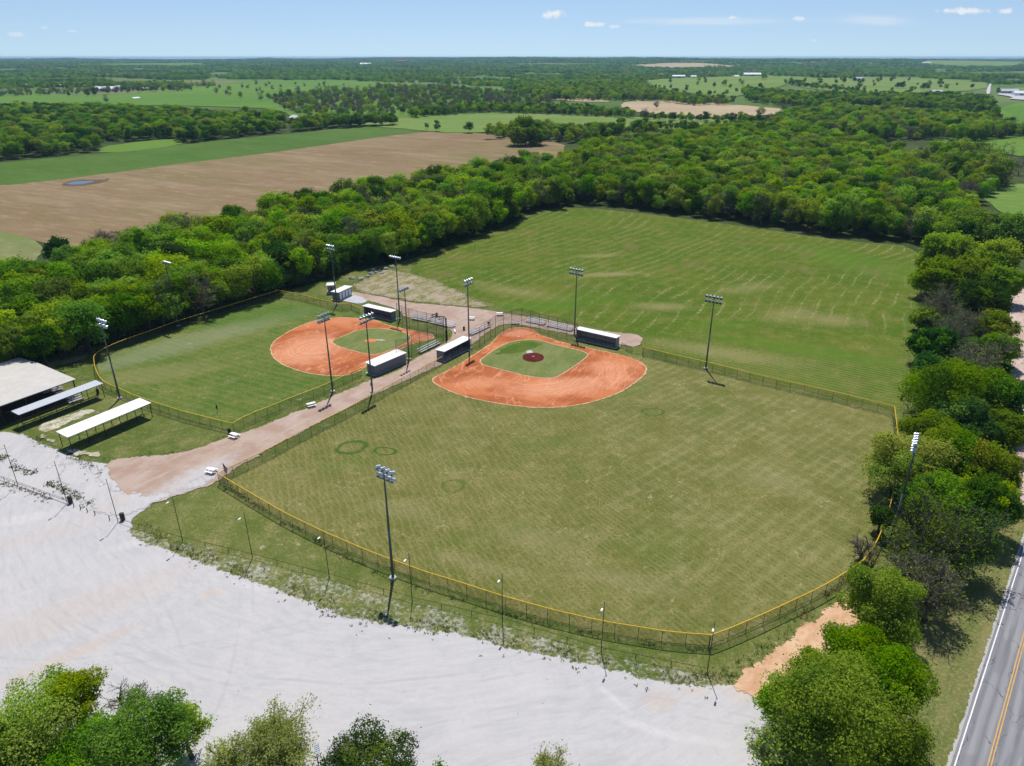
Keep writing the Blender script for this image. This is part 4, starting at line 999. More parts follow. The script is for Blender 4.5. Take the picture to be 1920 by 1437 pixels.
for i in sorted(IND):
    x, y, vi, sc, rot, zn, edge = TREES[i]
    kd = VAR[vi][0]
    if vi not in PROTO: o = PROTO[vi] = make_tree(vi)
    else: o = copy_tree(PROTO[vi])
    o.location = (x, y, HZ(x, y)); o.rotation_euler = (0, 0, rot); o.scale = (sc * rnd.uniform(.85, 1.18), sc * rnd.uniform(.85, 1.18), sc)
    if zn in PLACE:
        pl = PLACE[zn][1 if edge else 0]
        px = PX(x, y, 6)[0]
        if zn == 'belt':
            pl += ', behind the pavilion' if px < 230 else ', behind left ballfield' if px < 540 else ', near the sheds' if px < 700 else ', near the meadow'
        else:
            pl += ', at left end' if px < 1250 else ', at right end' if px > 1520 else ''
        if not edge and zn == 'belt' and seg_dist((x, y), BACK) < 16: pl = pl.replace('inside the belt below the tan field', 'on the tan-field edge of the belt')
        WORD_ = ('small ' if sc < .8 else 'tall ' if sc > 1.08 else '') + WORD[kd][1]
        tag(o, f'{WORD_} {pl}', 'tree', f'{WORD_}s {pl}')
    elif False:
        tag(o, f'{WORD[kd][1]} {pl}', 'tree', f'{WORD[kd][1]}s {pl}')
    else:
        px, py, _ = PX(x, y, 3)
        pl = 'in the distant left wood behind the green strip' if zn == 'leftwood' else ('standing apart at the far end of the tan field' if zn == 'lone' and py > 240 else 'among the fields in the distance')
        tag(o, f'{WORD[kd][1]} {pl}', 'tree', f'{WORD[kd][1]}s {pl}')
# the rest of the trees as one object of instances
vcol = bpy.data.collections.new('woodland_kinds')
for i, (kd, cm, tm, H) in enumerate(VAR):
    n1 = len(cm.vertices)
    v1 = np.empty(n1 * 3, np.float32); cm.vertices.foreach_get('co', v1)
    o = bpy.data.objects.new('woodland_kind.%03d' % i, cm)
    vcol.objects.link(o)
# far groves: patches of canopy about 90 m wide
def grove_mesh(seed, n, wx, wy, mats, nl, s):
    g = random.Random(seed); cs = []
    for k in range(n):
        x, y = g.uniform(-wx, wx), g.uniform(-wy, wy); rb = g.uniform(3.4, 5.8)
        cs.append((x, y, g.uniform(4.5, 8.5), rb)); cs.append((x + g.uniform(-2, 2), y + g.uniform(-2, 2), g.uniform(2, 4), rb * .9))
    v, f = leaf_quads(np.array(cs), nl, s, seed, .9, .3, .7, .2)
    return npmesh('grove', v, f, mats, 4, np.random.default_rng(seed).choice(len(mats), len(f), p=[.45, .35, .2]))
gcol = bpy.data.collections.new('grove_kinds')
for k in range(5):
    o = bpy.data.objects.new('grove_kind.%03d' % k, grove_mesh(500 + k, 40, 45, 16, [L['mid'], L['dark'], L['olive']] if k % 2 else [L['dark'], L['mid'], L['bright']], 4200, 1.5)); gcol.objects.link(o)

def scatter_group(col):
    ng = bpy.data.node_groups.new('scatter', 'GeometryNodeTree')
    ng.interface.new_socket('Geometry', in_out='INPUT', socket_type='NodeSocketGeometry')
    ng.interface.new_socket('Geometry', in_out='OUTPUT', socket_type='NodeSocketGeometry')
    N = ng.nodes.new; Lk = ng.links.new
    gi, go = N('NodeGroupInput'), N('NodeGroupOutput')
    ci = N('GeometryNodeCollectionInfo'); ci.inputs['Collection'].default_value = col
    ci.inputs['Separate Children'].default_value = True; ci.inputs['Reset Children'].default_value = True
    ip = N('GeometryNodeInstanceOnPoints'); ip.inputs['Pick Instance'].default_value = True
    def na_(nm, dt):
        a = N('GeometryNodeInputNamedAttribute'); a.data_type = dt; a.inputs['Name'].default_value = nm; return a.outputs['Attribute']
    Lk(gi.outputs[0], ip.inputs['Points']); Lk(ci.outputs[0], ip.inputs['Instance'])
    Lk(na_('idx', 'INT'), ip.inputs['Instance Index']); Lk(na_('rot', 'FLOAT_VECTOR'), ip.inputs['Rotation']); Lk(na_('scl', 'FLOAT_VECTOR'), ip.inputs['Scale'])
    Lk(ip.outputs[0], go.inputs[0])
    return ng
def scatter(name, pts, idx, rot, scl, col):
    me = bpy.data.meshes.new(name); me.from_pydata(pts, [], [])
    a = me.attributes.new('idx', 'INT', 'POINT'); a.data.foreach_set('value', np.array(idx, np.int32))
    a = me.attributes.new('rot', 'FLOAT_VECTOR', 'POINT'); a.data.foreach_set('vector', np.array([(0, 0, q) for q in rot], np.float32).ravel())
    a = me.attributes.new('scl', 'FLOAT_VECTOR', 'POINT'); a.data.foreach_set('vector', np.array(scl, np.float32).ravel())
    o = link(name, me); md = o.modifiers.new('scatter', 'NODES'); md.node_group = scatter_group(col)
    o['kind'] = 'stuff'; return o
rest = [t for i, t in enumerate(TREES) if i not in IND]
scatter('woodland', [(t[0], t[1], HZ(t[0], t[1]) - .2) for t in rest], [t[2] for t in rest], [t[4] for t in rest], [(t[3] * rnd.uniform(.84, 1.2), t[3] * rnd.uniform(.84, 1.2), t[3]) for t in rest], vcol)

# far forest
clear = [GG(p) for p in [
    [(-200, 205), (-200, 168), (0, 172), (200, 180), (360, 165), (480, 152), (600, 151), (720, 155), (900, 162), (965, 170), (900, 195), (760, 222), (560, 240), (530, 205), (400, 200), (150, 195)],
    [(1195, 156), (1240, 149), (1300, 146), (1380, 147), (1470, 150), (1490, 165), (1400, 182), (1290, 188), (1230, 176)],
    [(1440, 152), (1500, 149), (1650, 149), (1850, 154), (1850, 170), (1700, 180), (1560, 177), (1480, 170)],
    [(1862, 178), (1920, 162), (2100, 162), (2100, 240), (1860, 240)], [(1842, 180), (1849, 157), (1861, 157), (1859, 180)],
    [(60, 128), (300, 124), (420, 127), (300, 130)], [(1160, 128), (1290, 126), (1400, 130), (1280, 131)], [(1700, 124), (1920, 123), (1920, 131), (1760, 131)]]]
gp, gi_, gr, gs = [], [], [], []
d = 1300.0
while d < 15500:
    step = 62 + d * .016
    x = -d * .86
    while x < d * .86:
        xx, y_ = x + rnd.uniform(-.4, .4) * 80, d + rnd.uniform(-.5, .5) * step
        px, py, _ = PX(xx, y_, 0)
        lim = 165 if px < 960 else 168
        if px > 1440: lim = 160
        open_ = mnoise.noise(Vector((xx / 620, y_ / 330, 4.2))) > (.16 if d < 3800 else .30)
        if py < lim and not any(inside((xx, y_), c) for c in clear) and not (open_ and d < 11000):
            k = rnd.uniform(.75, 1.15)
            gp.append((xx, y_, HZ(xx, y_) - .5)); gi_.append(rnd.randrange(5)); gr.append(rnd.uniform(-.5, .5)); gs.append((k * (1 + d / 14000), k, k * rnd.uniform(.75, 1.3) * (1 + max(0, mnoise.noise(Vector((xx / 900, y_ / 2500, 1.7)))) * (1.2 if d > 8000 else 0))))
        x += 78 * (1 + d / 14000)
    d += step
scatter('distant_forest', gp, gi_, gr, gs, gcol)

# ------------------------------------------------------------------ foreground trees, one by one
def place_crown(px, py, zc, rpx):
    x, y = G(px, py, zc); d = PX(x, y, zc)[2]
    return x, y, rpx * d / FPX
def leafy(px, py, rpx, hk, leaf, label, seed, name='leafy_tree', zc=None, n=None, ls=.26, group=None, trk=True, mats=None, nb=16, sparse=False):
    """a tree whose crown centre is seen at px, py with radius rpx; hk = crown height / crown width"""
    zc0 = zc if zc else 7.0
    x, y, Rd = place_crown(px, py, zc0, rpx)
    H = zc0 + Rd * hk; base = max(.5, zc0 - Rd * hk)
    r = random.Random(seed)
    c = crown_pts(r, H, Rd, base, nb + 14)
    n = int((n or min(17000, 300 * Rd * Rd * (1 + hk))) * 1.7); dep = PX(x, y, zc0)[2]; ls = max(ls * .80, dep * .0023); n = int(min(n, 9.5 * 12.57 * Rd * Rd * (.4 + .6 * hk) / (ls * ls))) if dep > 130 else n
    v, f = leaf_quads(c, n, ls, seed, .85, .25, .8, .38 if not sparse else .9)
    ml = [L[leaf]] + ([L[q] for q in mats] if mats else [])
    mi = None
    if mats:
        g = np.random.default_rng(seed); w = np.array([.62] + [.38 / len(mats)] * len(mats))
        per = g.choice(len(ml), len(c), p=w); cc = v.reshape(-1, 4, 3).mean(1)
        near = ((cc[:, None, :] - c[None, :, :3]) ** 2).sum(2) / c[None, :, 3] ** 2
        mi = per[near.argmin(1)]; fl = g.random(len(f)) < .12; mi[fl] = 0
    o = empty(name, (x, y, 0), 0, label, 'tree', group)
    link('crown', npmesh('crown', v, f, ml, 4, mi), o)['kind'] = 'stuff'
    link('trunk', trunk_mesh('trunk', r, H, max(base, 1.2), c, .10 + Rd * .045, M['bark'], 14, 8), o)
    return o
def bare(px, py, rpx, label, seed, zc=6.5, mat='twig', leaf=None, nl=0, lv=(8, 7, 6, 5), name='bare_tree', ls=.25, th=.05, flat=.9, droop=0.0):
    x, y, Rd = place_crown(px, py, zc, rpx)
    H = zc + Rd * flat; base = max(.8, zc - Rd * flat)
    o = empty(name, (x, y, 0), 0, label, 'tree')
    me, _ = twig_mesh('crown', seed, H, Rd, base, M[mat], lv, .34, th, L[leaf] if leaf else None, nl, ls, droop)
    link('crown', me, o)['kind'] = 'stuff'
    mb = MB(); mb.tube((0, 0, -.3), (.1, 0, base + .4), .34, .26, 8); mb.obj('trunk', M[mat], o)
    return o
col_l = 'in the tree row at right'
leafy(1813, 431, 52, .75, 'olive', 'yellow-green tree with a domed crown at the far end of the right tree row', 1, mats=['bright'])
leafy(1883, 436, 45, .8, 'bright', 'bright green tree at the right edge, behind the far end of the tree row', 2, mats=['olive'])
leafy(1789, 482, 56, .75, 'bright', 'bright green tree second from the far end of the right tree row', 3, mats=['olive'])
leafy(1866, 486, 48, .75, 'olive', 'olive tree behind the bright trees at the far end of the right row', 4, mats=['mid'])
leafy(1762, 520, 44, .8, 'olive', 'pale green tree leaning over the meadow corner in the right tree row', 5, mats=['bright'])
leafy(1826, 515, 44, .75, 'bright', 'bright round tree in the middle of the far right tree row', 6, mats=['mid'])
leafy(1880, 528, 36, .8, 'mid', 'mid-green tree beside the start of the dirt lane', 7)
leafy(1840, 560, 47, .7, 'dark', 'dark green flat-topped tree beside the pink dirt lane', 8, mats=['mid'])
bare(1768, 572, 50, 'grey twiggy tree on the meadow side of the right tree row', 9, mat='twig', leaf='olive', nl=700)
leafy(1735, 596, 26, .8, 'mid', 'small green tree jutting into the meadow from the right row', 10, zc=4, mats=['bright'])
bare(1800, 606, 52, 'large grey twiggy tree between the green trees of the right row', 11, mat='twig', leaf='mid', nl=900)
leafy(1862, 612, 36, .8, 'olive', 'olive green tree on the lane side of the leafless trees', 12, zc=6, mats=['mid'])
leafy(1752, 646, 42, .75, 'dark', 'dark green bushy tree on the meadow edge beside leafless trees', 13, zc=5.5, mats=['mid'])
bare(1832, 655, 56, 'grey half-bare tree behind the big round dark tree', 14, mat='twig', zc=6.5, leaf='olive', nl=900)
leafy(1878, 652, 32, .8, 'bright', 'small bright green tree on the edge of the pink lane', 15, zc=5, mats=['mid'])
leafy(1748, 690, 34, .7, 'dark', 'low dark bush at the foot of the big round tree on its meadow side', 16, zc=3.5, name='bush')
leafy(1790, 738, 84, .72, 'mid', 'big round mid-green tree beside the fence corner', 17, mats=['dark'], ls=.30)
leafy(1855, 740, 66, .75, 'dark', 'big dark green tree on the lane side of the round tree', 18, mats=['mid'], ls=.30)
leafy(1812, 790, 62, .7, 'dark', 'dark green spreading tree just behind the yellow budding tree', 19, zc=5.5, mats=['mid'])
leafy(1880, 800, 42, .8, 'mid', 'mid-green tree right of the budding tree, by the lane', 20, zc=5.5)
leafy(1748, 812, 50, .6, 'bright', 'low bright green tree between round tree and budding tree', 21, zc=5, mats=['mid'])
leafy(1708, 866, 76, .62, 'yellow', 'yellow budding tree overhanging the yellow fence', 22, mats=['olive', 'mid'], ls=.32)
leafy(1790, 866, 80, .7, 'yellow', 'large yellow-brown budding tree behind the floodlight at right', 23, mats=['olive', 'mid'], ls=.32)
leafy(1862, 875, 48, .75, 'olive', 'yellow-green budding tree at the right of the budding clump', 24, zc=6, mats=['yellow'])
leafy(1765, 934, 62, .7, 'mid', 'green tree below the yellow budding tree, against the fence', 25, zc=6, mats=['dark'], ls=.28)
leafy(1848, 940, 62, .75, 'dark', 'dark green tree above the bare trees near the road', 26, zc=6.5, mats=['mid', 'bright'], ls=.28)
leafy(1655, 968, 24, .8, 'dark', 'small dark shrub hanging over the yellow fence', 27, zc=3.5, name='bush', ls=.24)
bare(1745, 1000, 88, 'big dark twiggy tree near the fence curve', 28, mat='twig_dark', zc=7, lv=(9, 8, 7, 6), leaf='mid', nl=4200)
bare(1818, 1010, 72, 'dark half-bare tree between the dark twiggy tree and the road', 29, mat='twig_dark', zc=7, lv=(8, 7, 7, 5), leaf='mid', nl=5200)
bare(1752, 1095, 66, 'grey half-bare tree beside the bright green roadside tree', 30, mat='twig', zc=6, lv=(9, 8, 6, 6), leaf='olive', nl=1200)
bare(1620, 1022, 28, 'thin leafless sapling poking over the fence curve', 31, mat='twig', zc=3, lv=(6, 5, 5, 3), th=.035)
leafy(1652, 1122, 76, .8, 'bright', 'bright green tree standing alone above the sandy patch', 32, mats=['mid'], n=15000, ls=.27)
leafy(1672, 1182, 44, .6, 'mid', 'low bright green bush between two roadside trees', 33, zc=3, name='bush', mats=['bright'])
leafy(1540, 1268, 54, .8, 'bright', 'leafy tree on the gravel side of the large roadside tree', 34, zc=6, mats=['mid'], n=11000, ls=.25)
leafy(1600, 1215, 58, .7, 'mid', 'mid-green tree at the back of the roadside clump', 35, zc=6.5, mats=['bright'], n=11000, ls=.25)
leafy(1585, 1330, 120, .75, 'bright', 'largest tree of the roadside clump in the bottom right', 36, zc=8, mats=['olive', 'mid'], n=26000, ls=.26, nb=24)
leafy(1668, 1270, 78, .8, 'bright', 'tall bright tree on the road side of the bottom right clump', 37, zc=8, mats=['olive', 'mid'], n=15000, ls=.25)
leafy(1655, 1390, 82, .75, 'mid', 'shaded green tree at the bottom edge near the road', 38, zc=6, mats=['olive'], n=13000, ls=.25)
leafy(1462, 1310, 44, 1.0, 'bright', 'small leafy tree leaning over the gravel lot', 39, zc=5, n=6500, ls=.23)
bare(1465, 1408, 60, 'twiggy half-bare tree at the bottom edge of the gravel lot', 40, mat='twig', zc=4.5, lv=(8, 7, 6, 5), leaf='bright', nl=3800, th=.035, ls=.24)
leafy(78, 1350, 104, .9, 'bright', 'bright green tree in the bottom left corner of the gravel lot', 41, zc=7, mats=['olive', 'mid'], n=18000, ls=.24, nb=20)
leafy(140, 1300, 52, .8, 'olive', 'yellow-green crown rising behind the bottom left tree', 42, zc=9, mats=['bright'], n=8000, ls=.23)
leafy(270, 1378, 92, .85, 'bright', 'second green tree from the left at the bottom edge', 43, zc=7, mats=['olive', 'mid'], n=16000, ls=.24)
leafy(345, 1362, 48, .7, 'bright', 'loose leafy tree with open branches over the bottom gravel', 44, zc=5, n=2600, ls=.26, sparse=True)
leafy(165, 1415, 84, .75, 'bright', 'mid-green tree cut by the bottom edge between the left trees', 45, zc=6, mats=['mid'], n=12000, ls=.24)
leafy(10, 1410, 70, .8, 'mid', 'dark leaning tree cut by the bottom left corner', 46, zc=6, mats=['dark'], n=10000, ls=.24)
bare(245, 1305, 46, 'bare grey twigs between the two bottom left trees', 47, mat='twig', zc=6, lv=(6, 6, 5, 4), th=.03)
bare(505, 1405, 66, 'pale yellow-green willow-like tree at the bottom edge', 48, mat='twig_pale', zc=4, lv=(14, 8, 7, 5), leaf='pale', nl=24000, th=.03, ls=.17, name='budding_tree', flat=1.1)
bare(425, 1425, 42, 'wispy pale shrub left of the willow-like tree', 49, mat='twig_pale', zc=3, lv=(10, 7, 6, 4), leaf='pale', nl=2400, th=.03, ls=.16, name='shrub')
leafy(700, 1452, 92, .72, 'dark', 'dense dark green round tree at the bottom edge', 50, zc=5, mats=['mid'], n=17000, ls=.22, nb=20)
bare(1035, 1440, 44, 'pale twiggy treetop poking up at the bottom edge', 51, mat='twig_pale', zc=5, lv=(8, 6, 5, 4), leaf='pale', nl=1600, th=.03, ls=.16, name='shrub')
bare(822, 1442, 16, 'single leafy twig beside the dark round bottom tree', 52, mat='twig', zc=3, lv=(6, 5, 4, 3), leaf='mid', nl=240, th=.03, ls=.18, name='shrub')
# big old trees near the lawn at upper right and at the tan field
bare(1835, 296, 44, 'large half-bare tree standing in the upper right pasture', 53, mat='twig_dark', zc=10, lv=(8, 7, 6, 5), leaf='mid', nl=2600, ls=.7, th=.12)
bare(1866, 325, 36, 'dark bare tree in front of the half-bare tree at upper right', 54, mat='twig_dark', zc=8, lv=(8, 7, 6, 5), th=.12, leaf='olive', nl=900, ls=.6)
bare(1893, 285, 24, 'dead leafless snag in the upper right pasture', 55, mat='twig', zc=9, lv=(5, 4, 3), th=.16)
bare(1916, 305, 30, 'dead leafless tree at the right edge of the photo', 56, mat='twig', zc=8, lv=(6, 5, 4, 3), th=.12)
leafy(985, 250, 34, .9, 'mid', 'large vine-covered tree alone at the tip of the tan field', 57, zc=10, n=7000, ls=.75, mats=['olive'])
bare(1005, 244, 24, 'bare crown behind the vine-covered tree of the tan field', 58, mat='twig', zc=12, th=.14)
bare(190, 452, 24, 'pale grey leafless tree at the left end of the tree belt', 59, mat='twig', zc=8, lv=(8, 7, 6, 4), th=.07)
leafy(110, 468, 24, .9, 'dark', 'dark round tree at the left corner of the tan field', 60, zc=7, n=5000, ls=.4)
# trees round the pavilion
for k, (px, py, rp, lf) in enumerate([(50, 590, 50, 'mid'), (20, 640, 40, 'mid'), (110, 600, 46, 'bright'), (150, 605, 36, 'mid'), (75, 640, 36, 'dark'), (230, 580, 40, 'bright'), (285, 560, 42, 'mid'), (185, 560, 40, 'bright'), (355, 530, 40, 'mid'), (430, 505, 38, 'dark')]):
    leafy(px, py, rp, .85, lf, ['spreading shade tree behind the pavilion roof', 'shade tree at the left edge behind the pavilion', 'bright shade tree right of the pavilion ridge', 'slim tree near the corner of the left ballfield fence', 'dark shade tree over the back of the pavilion', 'bright tree leaning over the left field fence', 'mid-green tree behind the left field fence', 'bright green tree behind the trees near the left fence corner', 'mid-green tree beside the leftmost floodlight of the back fence', 'dark green tree over the far left end of the field fence'][k], 70 + k, zc=8, n=5200, ls=.42, mats=['bright'] if lf == 'mid' else ['mid'])

# ------------------------------------------------------------------ fences
POST = {}
def post_mesh(h, r, mat):
    k = (round(h, 2), r, mat.name)
    if k not in POST:
        mb = MB(); mb.tube((0, 0, -.1), (0, 0, h), r, r, 6); POST[k] = mb.mesh('post', mat)
    return POST[k]
def panel_mesh(a, b, z0, z1, mat, name='chain_link_panel'):
    Lx = math.hypot(b[0] - a[0], b[1] - a[1])
    me = bpy.data.meshes.new(name)
    me.from_pydata([(a[0], a[1], z0), (b[0], b[1], z0), (b[0], b[1], z1), (a[0], a[1], z1)], [], [(0, 1, 2, 3)])
    uv = me.uv_layers.new(name='UVMap')
    for i, q in enumerate([(0, z0), (Lx, z0), (Lx, z1), (0, z1)]): uv.data[i].uv = q
    me.materials.append(mat); return me
def fence(pts, h, label, name='chain_link_fence', sp=3.05, cap=True, pr=.035, mat=None, pm=None, rail=None, ends=True):
    mat = mat or M['chain']; pm = pm or M['black_metal']
    P_ = resample(pts, .25, False); acc = 0; st = [P_[0]]; tot = sum(math.dist(a, b) for a, b in zip(P_[:-1], P_[1:]))
    n = max(1, round(tot / sp)); ds = tot / n
    for a, b in zip(P_[:-1], P_[1:]):
        L_ = math.dist(a, b)
        while acc + L_ >= ds * len(st) - 1e-6 and len(st) < n:
            t = (ds * len(st) - acc) / L_; st.append((a[0] + (b[0] - a[0]) * t, a[1] + (b[1] - a[1]) * t))
        acc += L_
    st.append(P_[-1])
    o = empty(name, (*st[0], .06), 0, label, 'fence')
    x0, y0 = st[0]; lp = [(x - x0, y - y0) for x, y in st]
    pmesh = post_mesh(h, pr, pm)
    for (x, y) in lp: link('post', pmesh, o, (x, y, 0))
    for a, b in zip(lp[:-1], lp[1:]):
        link('chain_link_panel', panel_mesh(a, b, .04, h - .03, mat), o)
        if cap:
            mb = MB(); mb.tube((*a, h), (*b, h), .068, .068, 6); mb.obj('yellow_cap', M['yellow'], o)
    mb = MB(); mb.path([(*p, .05) for p in lp], .03, 5); mb.obj('bottom_rail', pm, o)
    if not cap:
        for z in (rail or [h - .02]):
            mb = MB(); mb.path([(*p, z) for p in lp], .028, 5); mb.obj('rail', pm, o)
    return o
fence(front_line, FH, 'long outfield fence with yellow cap facing the gravel lot')
fence(right_line, FH, 'curved yellow-capped fence on the tree side of the right ballfield')
fence(rt_back, FH, 'straight yellow-capped fence between right ballfield and back meadow')
fence(left_fence_r[:-1] + [G(829, 668.5, FH)], FH - .1, 'yellow-capped fence of the right ballfield along the gravel path')
fence(lf_out, FH - .1, 'curved yellow-capped outfield fence of the left ballfield under the trees')
fence(lf_path, FH - .1, 'yellow-capped fence of the left ballfield along the gravel path')
fence(lf_back, FH - .1, 'yellow-capped fence behind the left ballfield near the small sheds')
fence(GG(rz4([(862, 632), (935, 665)])), 1.8, 'short yellow-capped gate beside the far dugout of the left ballfield', 'fence_gate', 1.6)
fence(GG(rz5([(1620, 690), (1700, 735)])), 1.5, 'short black gate fence at the right end of the white dugout', 'fence_gate', 2.6, False)
fence(bs_r, 5.4, 'tall black backstop fence behind home plate of the right ballfield', 'backstop_fence', 3.2, False, .05, M['chain_back'], None, [1.8, 3.6, 5.38])
fence(bs_l, 5.6, 'tall black backstop fence behind home plate of the left ballfield', 'backstop_fence', 3.2, False, .05, M['chain_back'], None, [1.8, 3.6, 5.58])
bb = bs_l[7]
o = empty('backstop_padding', (*bs_l[6], 0), 0, 'thick black padded post at the point of the left backstop', 'post')
MB().tube((0, 0, 0), (0, 0, 6.2), .22, .2, 8).obj('pole', M['black_metal'], o)
MB().box(-.3, .3, -.3, .3, .05, 2.6).obj('pad', M['barrel_blue'], o)
o = empty('gate_post', (*rt_back[0], 0), 0, 'yellow padded post at the start of the meadow-side fence', 'post')
MB().tube((0, 0, 0), (0, 0, 2.5), .1, .1, 8).obj('pole', M['black_metal'], o); MB().tube((0, 0, 1.3), (0, 0, 2.62), .19, .19, 8).obj('pad', M['yellow'], o)

# low pipe rail along the lot, through the lamp poles
LAMP = [((33.8, 910.7), (12.5, 835)), ((126.5, 944.5), (104, 868)), ((221.7, 980), (199.7, 898)), ((342.5, 1015), (326.5, 930)), ((473.5, 1046.6), (460.5, 962.7)), ((617.5, 1084), (606, 997)), ((773, 1128), (768, 1037)), ((942, 1168), (940, 1077)), ((1127, 1223), (1132.6, 1124)), ((1325.7, 1262.5), (1341, 1166))]
lamp_xy = [G(*b) for b, t in LAMP]
def pipe_rail(pts, label, zs=(.72,)):
    o = empty('pipe_rail_fence', (*pts[0], .1), 0, label, 'fence'); x0, y0 = pts[0]
    st = []
    for a, b in zip(pts[:-1], pts[1:]):
        for k in range(3): st.append((a[0] + (b[0] - a[0]) * k / 3 - x0, a[1] + (b[1] - a[1]) * k / 3 - y0))
    st.append((pts[-1][0] - x0, pts[-1][1] - y0))
    for p in st: link('post', post_mesh(.76, .045, M['rust']), o, (*p, 0))
    for z in zs:
        for a, b in zip(st[:-1], st[1:]): MB().tube((*a, z), (*b, z), .035, .035, 5).obj('pipe', M['rust'], o)
    return o
pipe_rail(lamp_xy[2:], 'low dark pipe rail between gravel lot and outfield fence')
pipe_rail(lamp_xy[:2], 'low double pipe rail at the left end of the gravel lot', (.4, .72))
pipe_rail([G(-40, 886), lamp_xy[0]], 'low pipe rail running off the left edge of the photo', (.4, .72))
for k, p in enumerate(reg([(555, 285), (605, 305), (658, 325), (714, 345), (822, 385)], 0, 880, .2505)):
    x, y = G(*p); mb = MB(); mb.lathe([(.07, 0), (.07, .8), (.05, .86), (.0, .88)], 8)
    o = mb.obj('bollard', M['rust'], None, True); o.location = (x, y, .09); o.rotation_euler = (0, R(rnd.uniform(-4, 7)), 0)
    tag(o, ['short rusty bollard next to the left trash barrel', 'second rusty bollard from the left in the lot entrance', 'middle rusty bollard in the lot entrance', 'fourth rusty bollard from the left in the lot entrance', 'short rusty bollard next to the right trash barrel'][k], 'bollard', 'bollards across the lot entrance')

# ------------------------------------------------------------------ floodlight poles
def flood_head_mesh():
    mb = MB(); M4 = None
    mb.lathe([(.05, -.42), (.15, -.40), (.17, -.22), (.26, -.08), (.36, .08), (.40, .2), (.42, .22)], 12)
    return mb.mesh('floodlight', M['silver'], True)
def lens_mesh():
    mb = MB(); mb.lathe([(.38, .222), (.385, .235), (.2, .26), (.02, .27)], 12); return mb.mesh('lens', M['dark_glass'], True)
FH_ME, LN_ME = flood_head_mesh(), lens_mesh()
PD, QD = (.52, .855), (.818, -.575)      # along the path fence, along the meadow fence
def floodpole(base, face, label, rows, nper, H=18.3, span=3.6, arm=None):
    x, y = base; ang = math.atan2(face[1] - y, face[0] - x) - math.pi / 2   # local +y looks at the infield
    if arm:
        ang = math.atan2(arm[1], arm[0])
        if (-math.sin(ang)) * (face[0] - x) + math.cos(ang) * (face[1] - y) < 0: ang += math.pi
    o = empty('floodlight_pole', (x, y, .1), ang, label, 'light pole', 'floodlight poles round the ballfields')
    mb = MB(); mb.tube((0, 0, 0), (0, 0, H * .5), .22, .17, 10); mb.tube((0, 0, H * .5), (0, 0, H), .17, .10, 10); mb.obj('pole', M['pole'], o, True)
    MB().lathe([(.55, -.1), (.55, .22), (.4, .3), (.0, .32)], 12).obj('footing', M['concrete'], o)
    MB().box(-.13, .13, -.36, -.16, 1.5, 2.3).obj('control_box', M['galv'], o)
    for r_ in range(rows):
        z = H - .1 - r_ * 1.15
        MB().box(-span / 2, span / 2, -.06, .06, z - .07, z + .07).obj('crossarm', M['galv'], o)
        for k in range(nper):
            xx = -span / 2 + .25 + (span - .5) * k / (nper - 1)
            tilt = R(-58)                                   # lens points down and ahead
            h = link('floodlight', FH_ME, o, (xx, .25, z + .28), (R(-128), 0, R(rnd.uniform(-12, 12))))
            link('lens', LN_ME, h)
            MB().tube((xx, 0, z), (xx, .18, z + .2), .04, .04, 5).obj('bracket', M['galv'], o)
    return o
fl, fr = G(690, 632), G(1005, 690)
floodpole(G(225, 748), fl, 'tall floodlight pole by the curved left outfield fence', 2, 3, span=3.2, arm=QD)
floodpole(G(624, 735), fl, 'tall floodlight pole on the grass strip of the path beside the left field', 2, 4, span=3.4, arm=PD)
floodpole(G(698.6, 736), fr, 'tall floodlight pole on the path-side fence of the right field', 2, 5, span=4.2, arm=PD)
floodpole(G(767, 674.5), fl, 'tall floodlight pole at the end of the grey dugout', 1, 4, span=3.4, arm=PD)
floodpole(G(749.8, 599), fl, 'tall floodlight pole beside the far dugout of the left field', 1, 6, span=4.2, arm=QD)
floodpole(G(631.8, 572), fl, 'tall floodlight pole in front of the small sheds', 2, 4, span=3.2, arm=QD)
floodpole(G(335, 612), fl, 'tall floodlight pole half hidden by the trees behind the left field', 1, 5, span=3.2, arm=QD)
floodpole(G(880, 657), fr, 'tall floodlight pole in front of the open dugout', 2, 4, H=18.8, span=3.4, arm=PD)
floodpole(G(1077, 628), fr, 'tall floodlight pole beside the white-roofed dugout of the right field', 2, 5, span=4.0, arm=QD)
floodpole(G(1323, 692), fr, 'tall floodlight pole on the meadow-side fence', 2, 5, span=4.0, arm=QD)
floodpole(G(737, 1085), fr, 'tall floodlight pole nearest the gravel lot', 2, 4, span=3.2, arm=QD)
x12, y12 = G(1718, 836, 17.6)
floodpole((x12, y12), fr, 'tall floodlight pole standing among the trees at right', 2, 5, span=4.0, arm=PD)

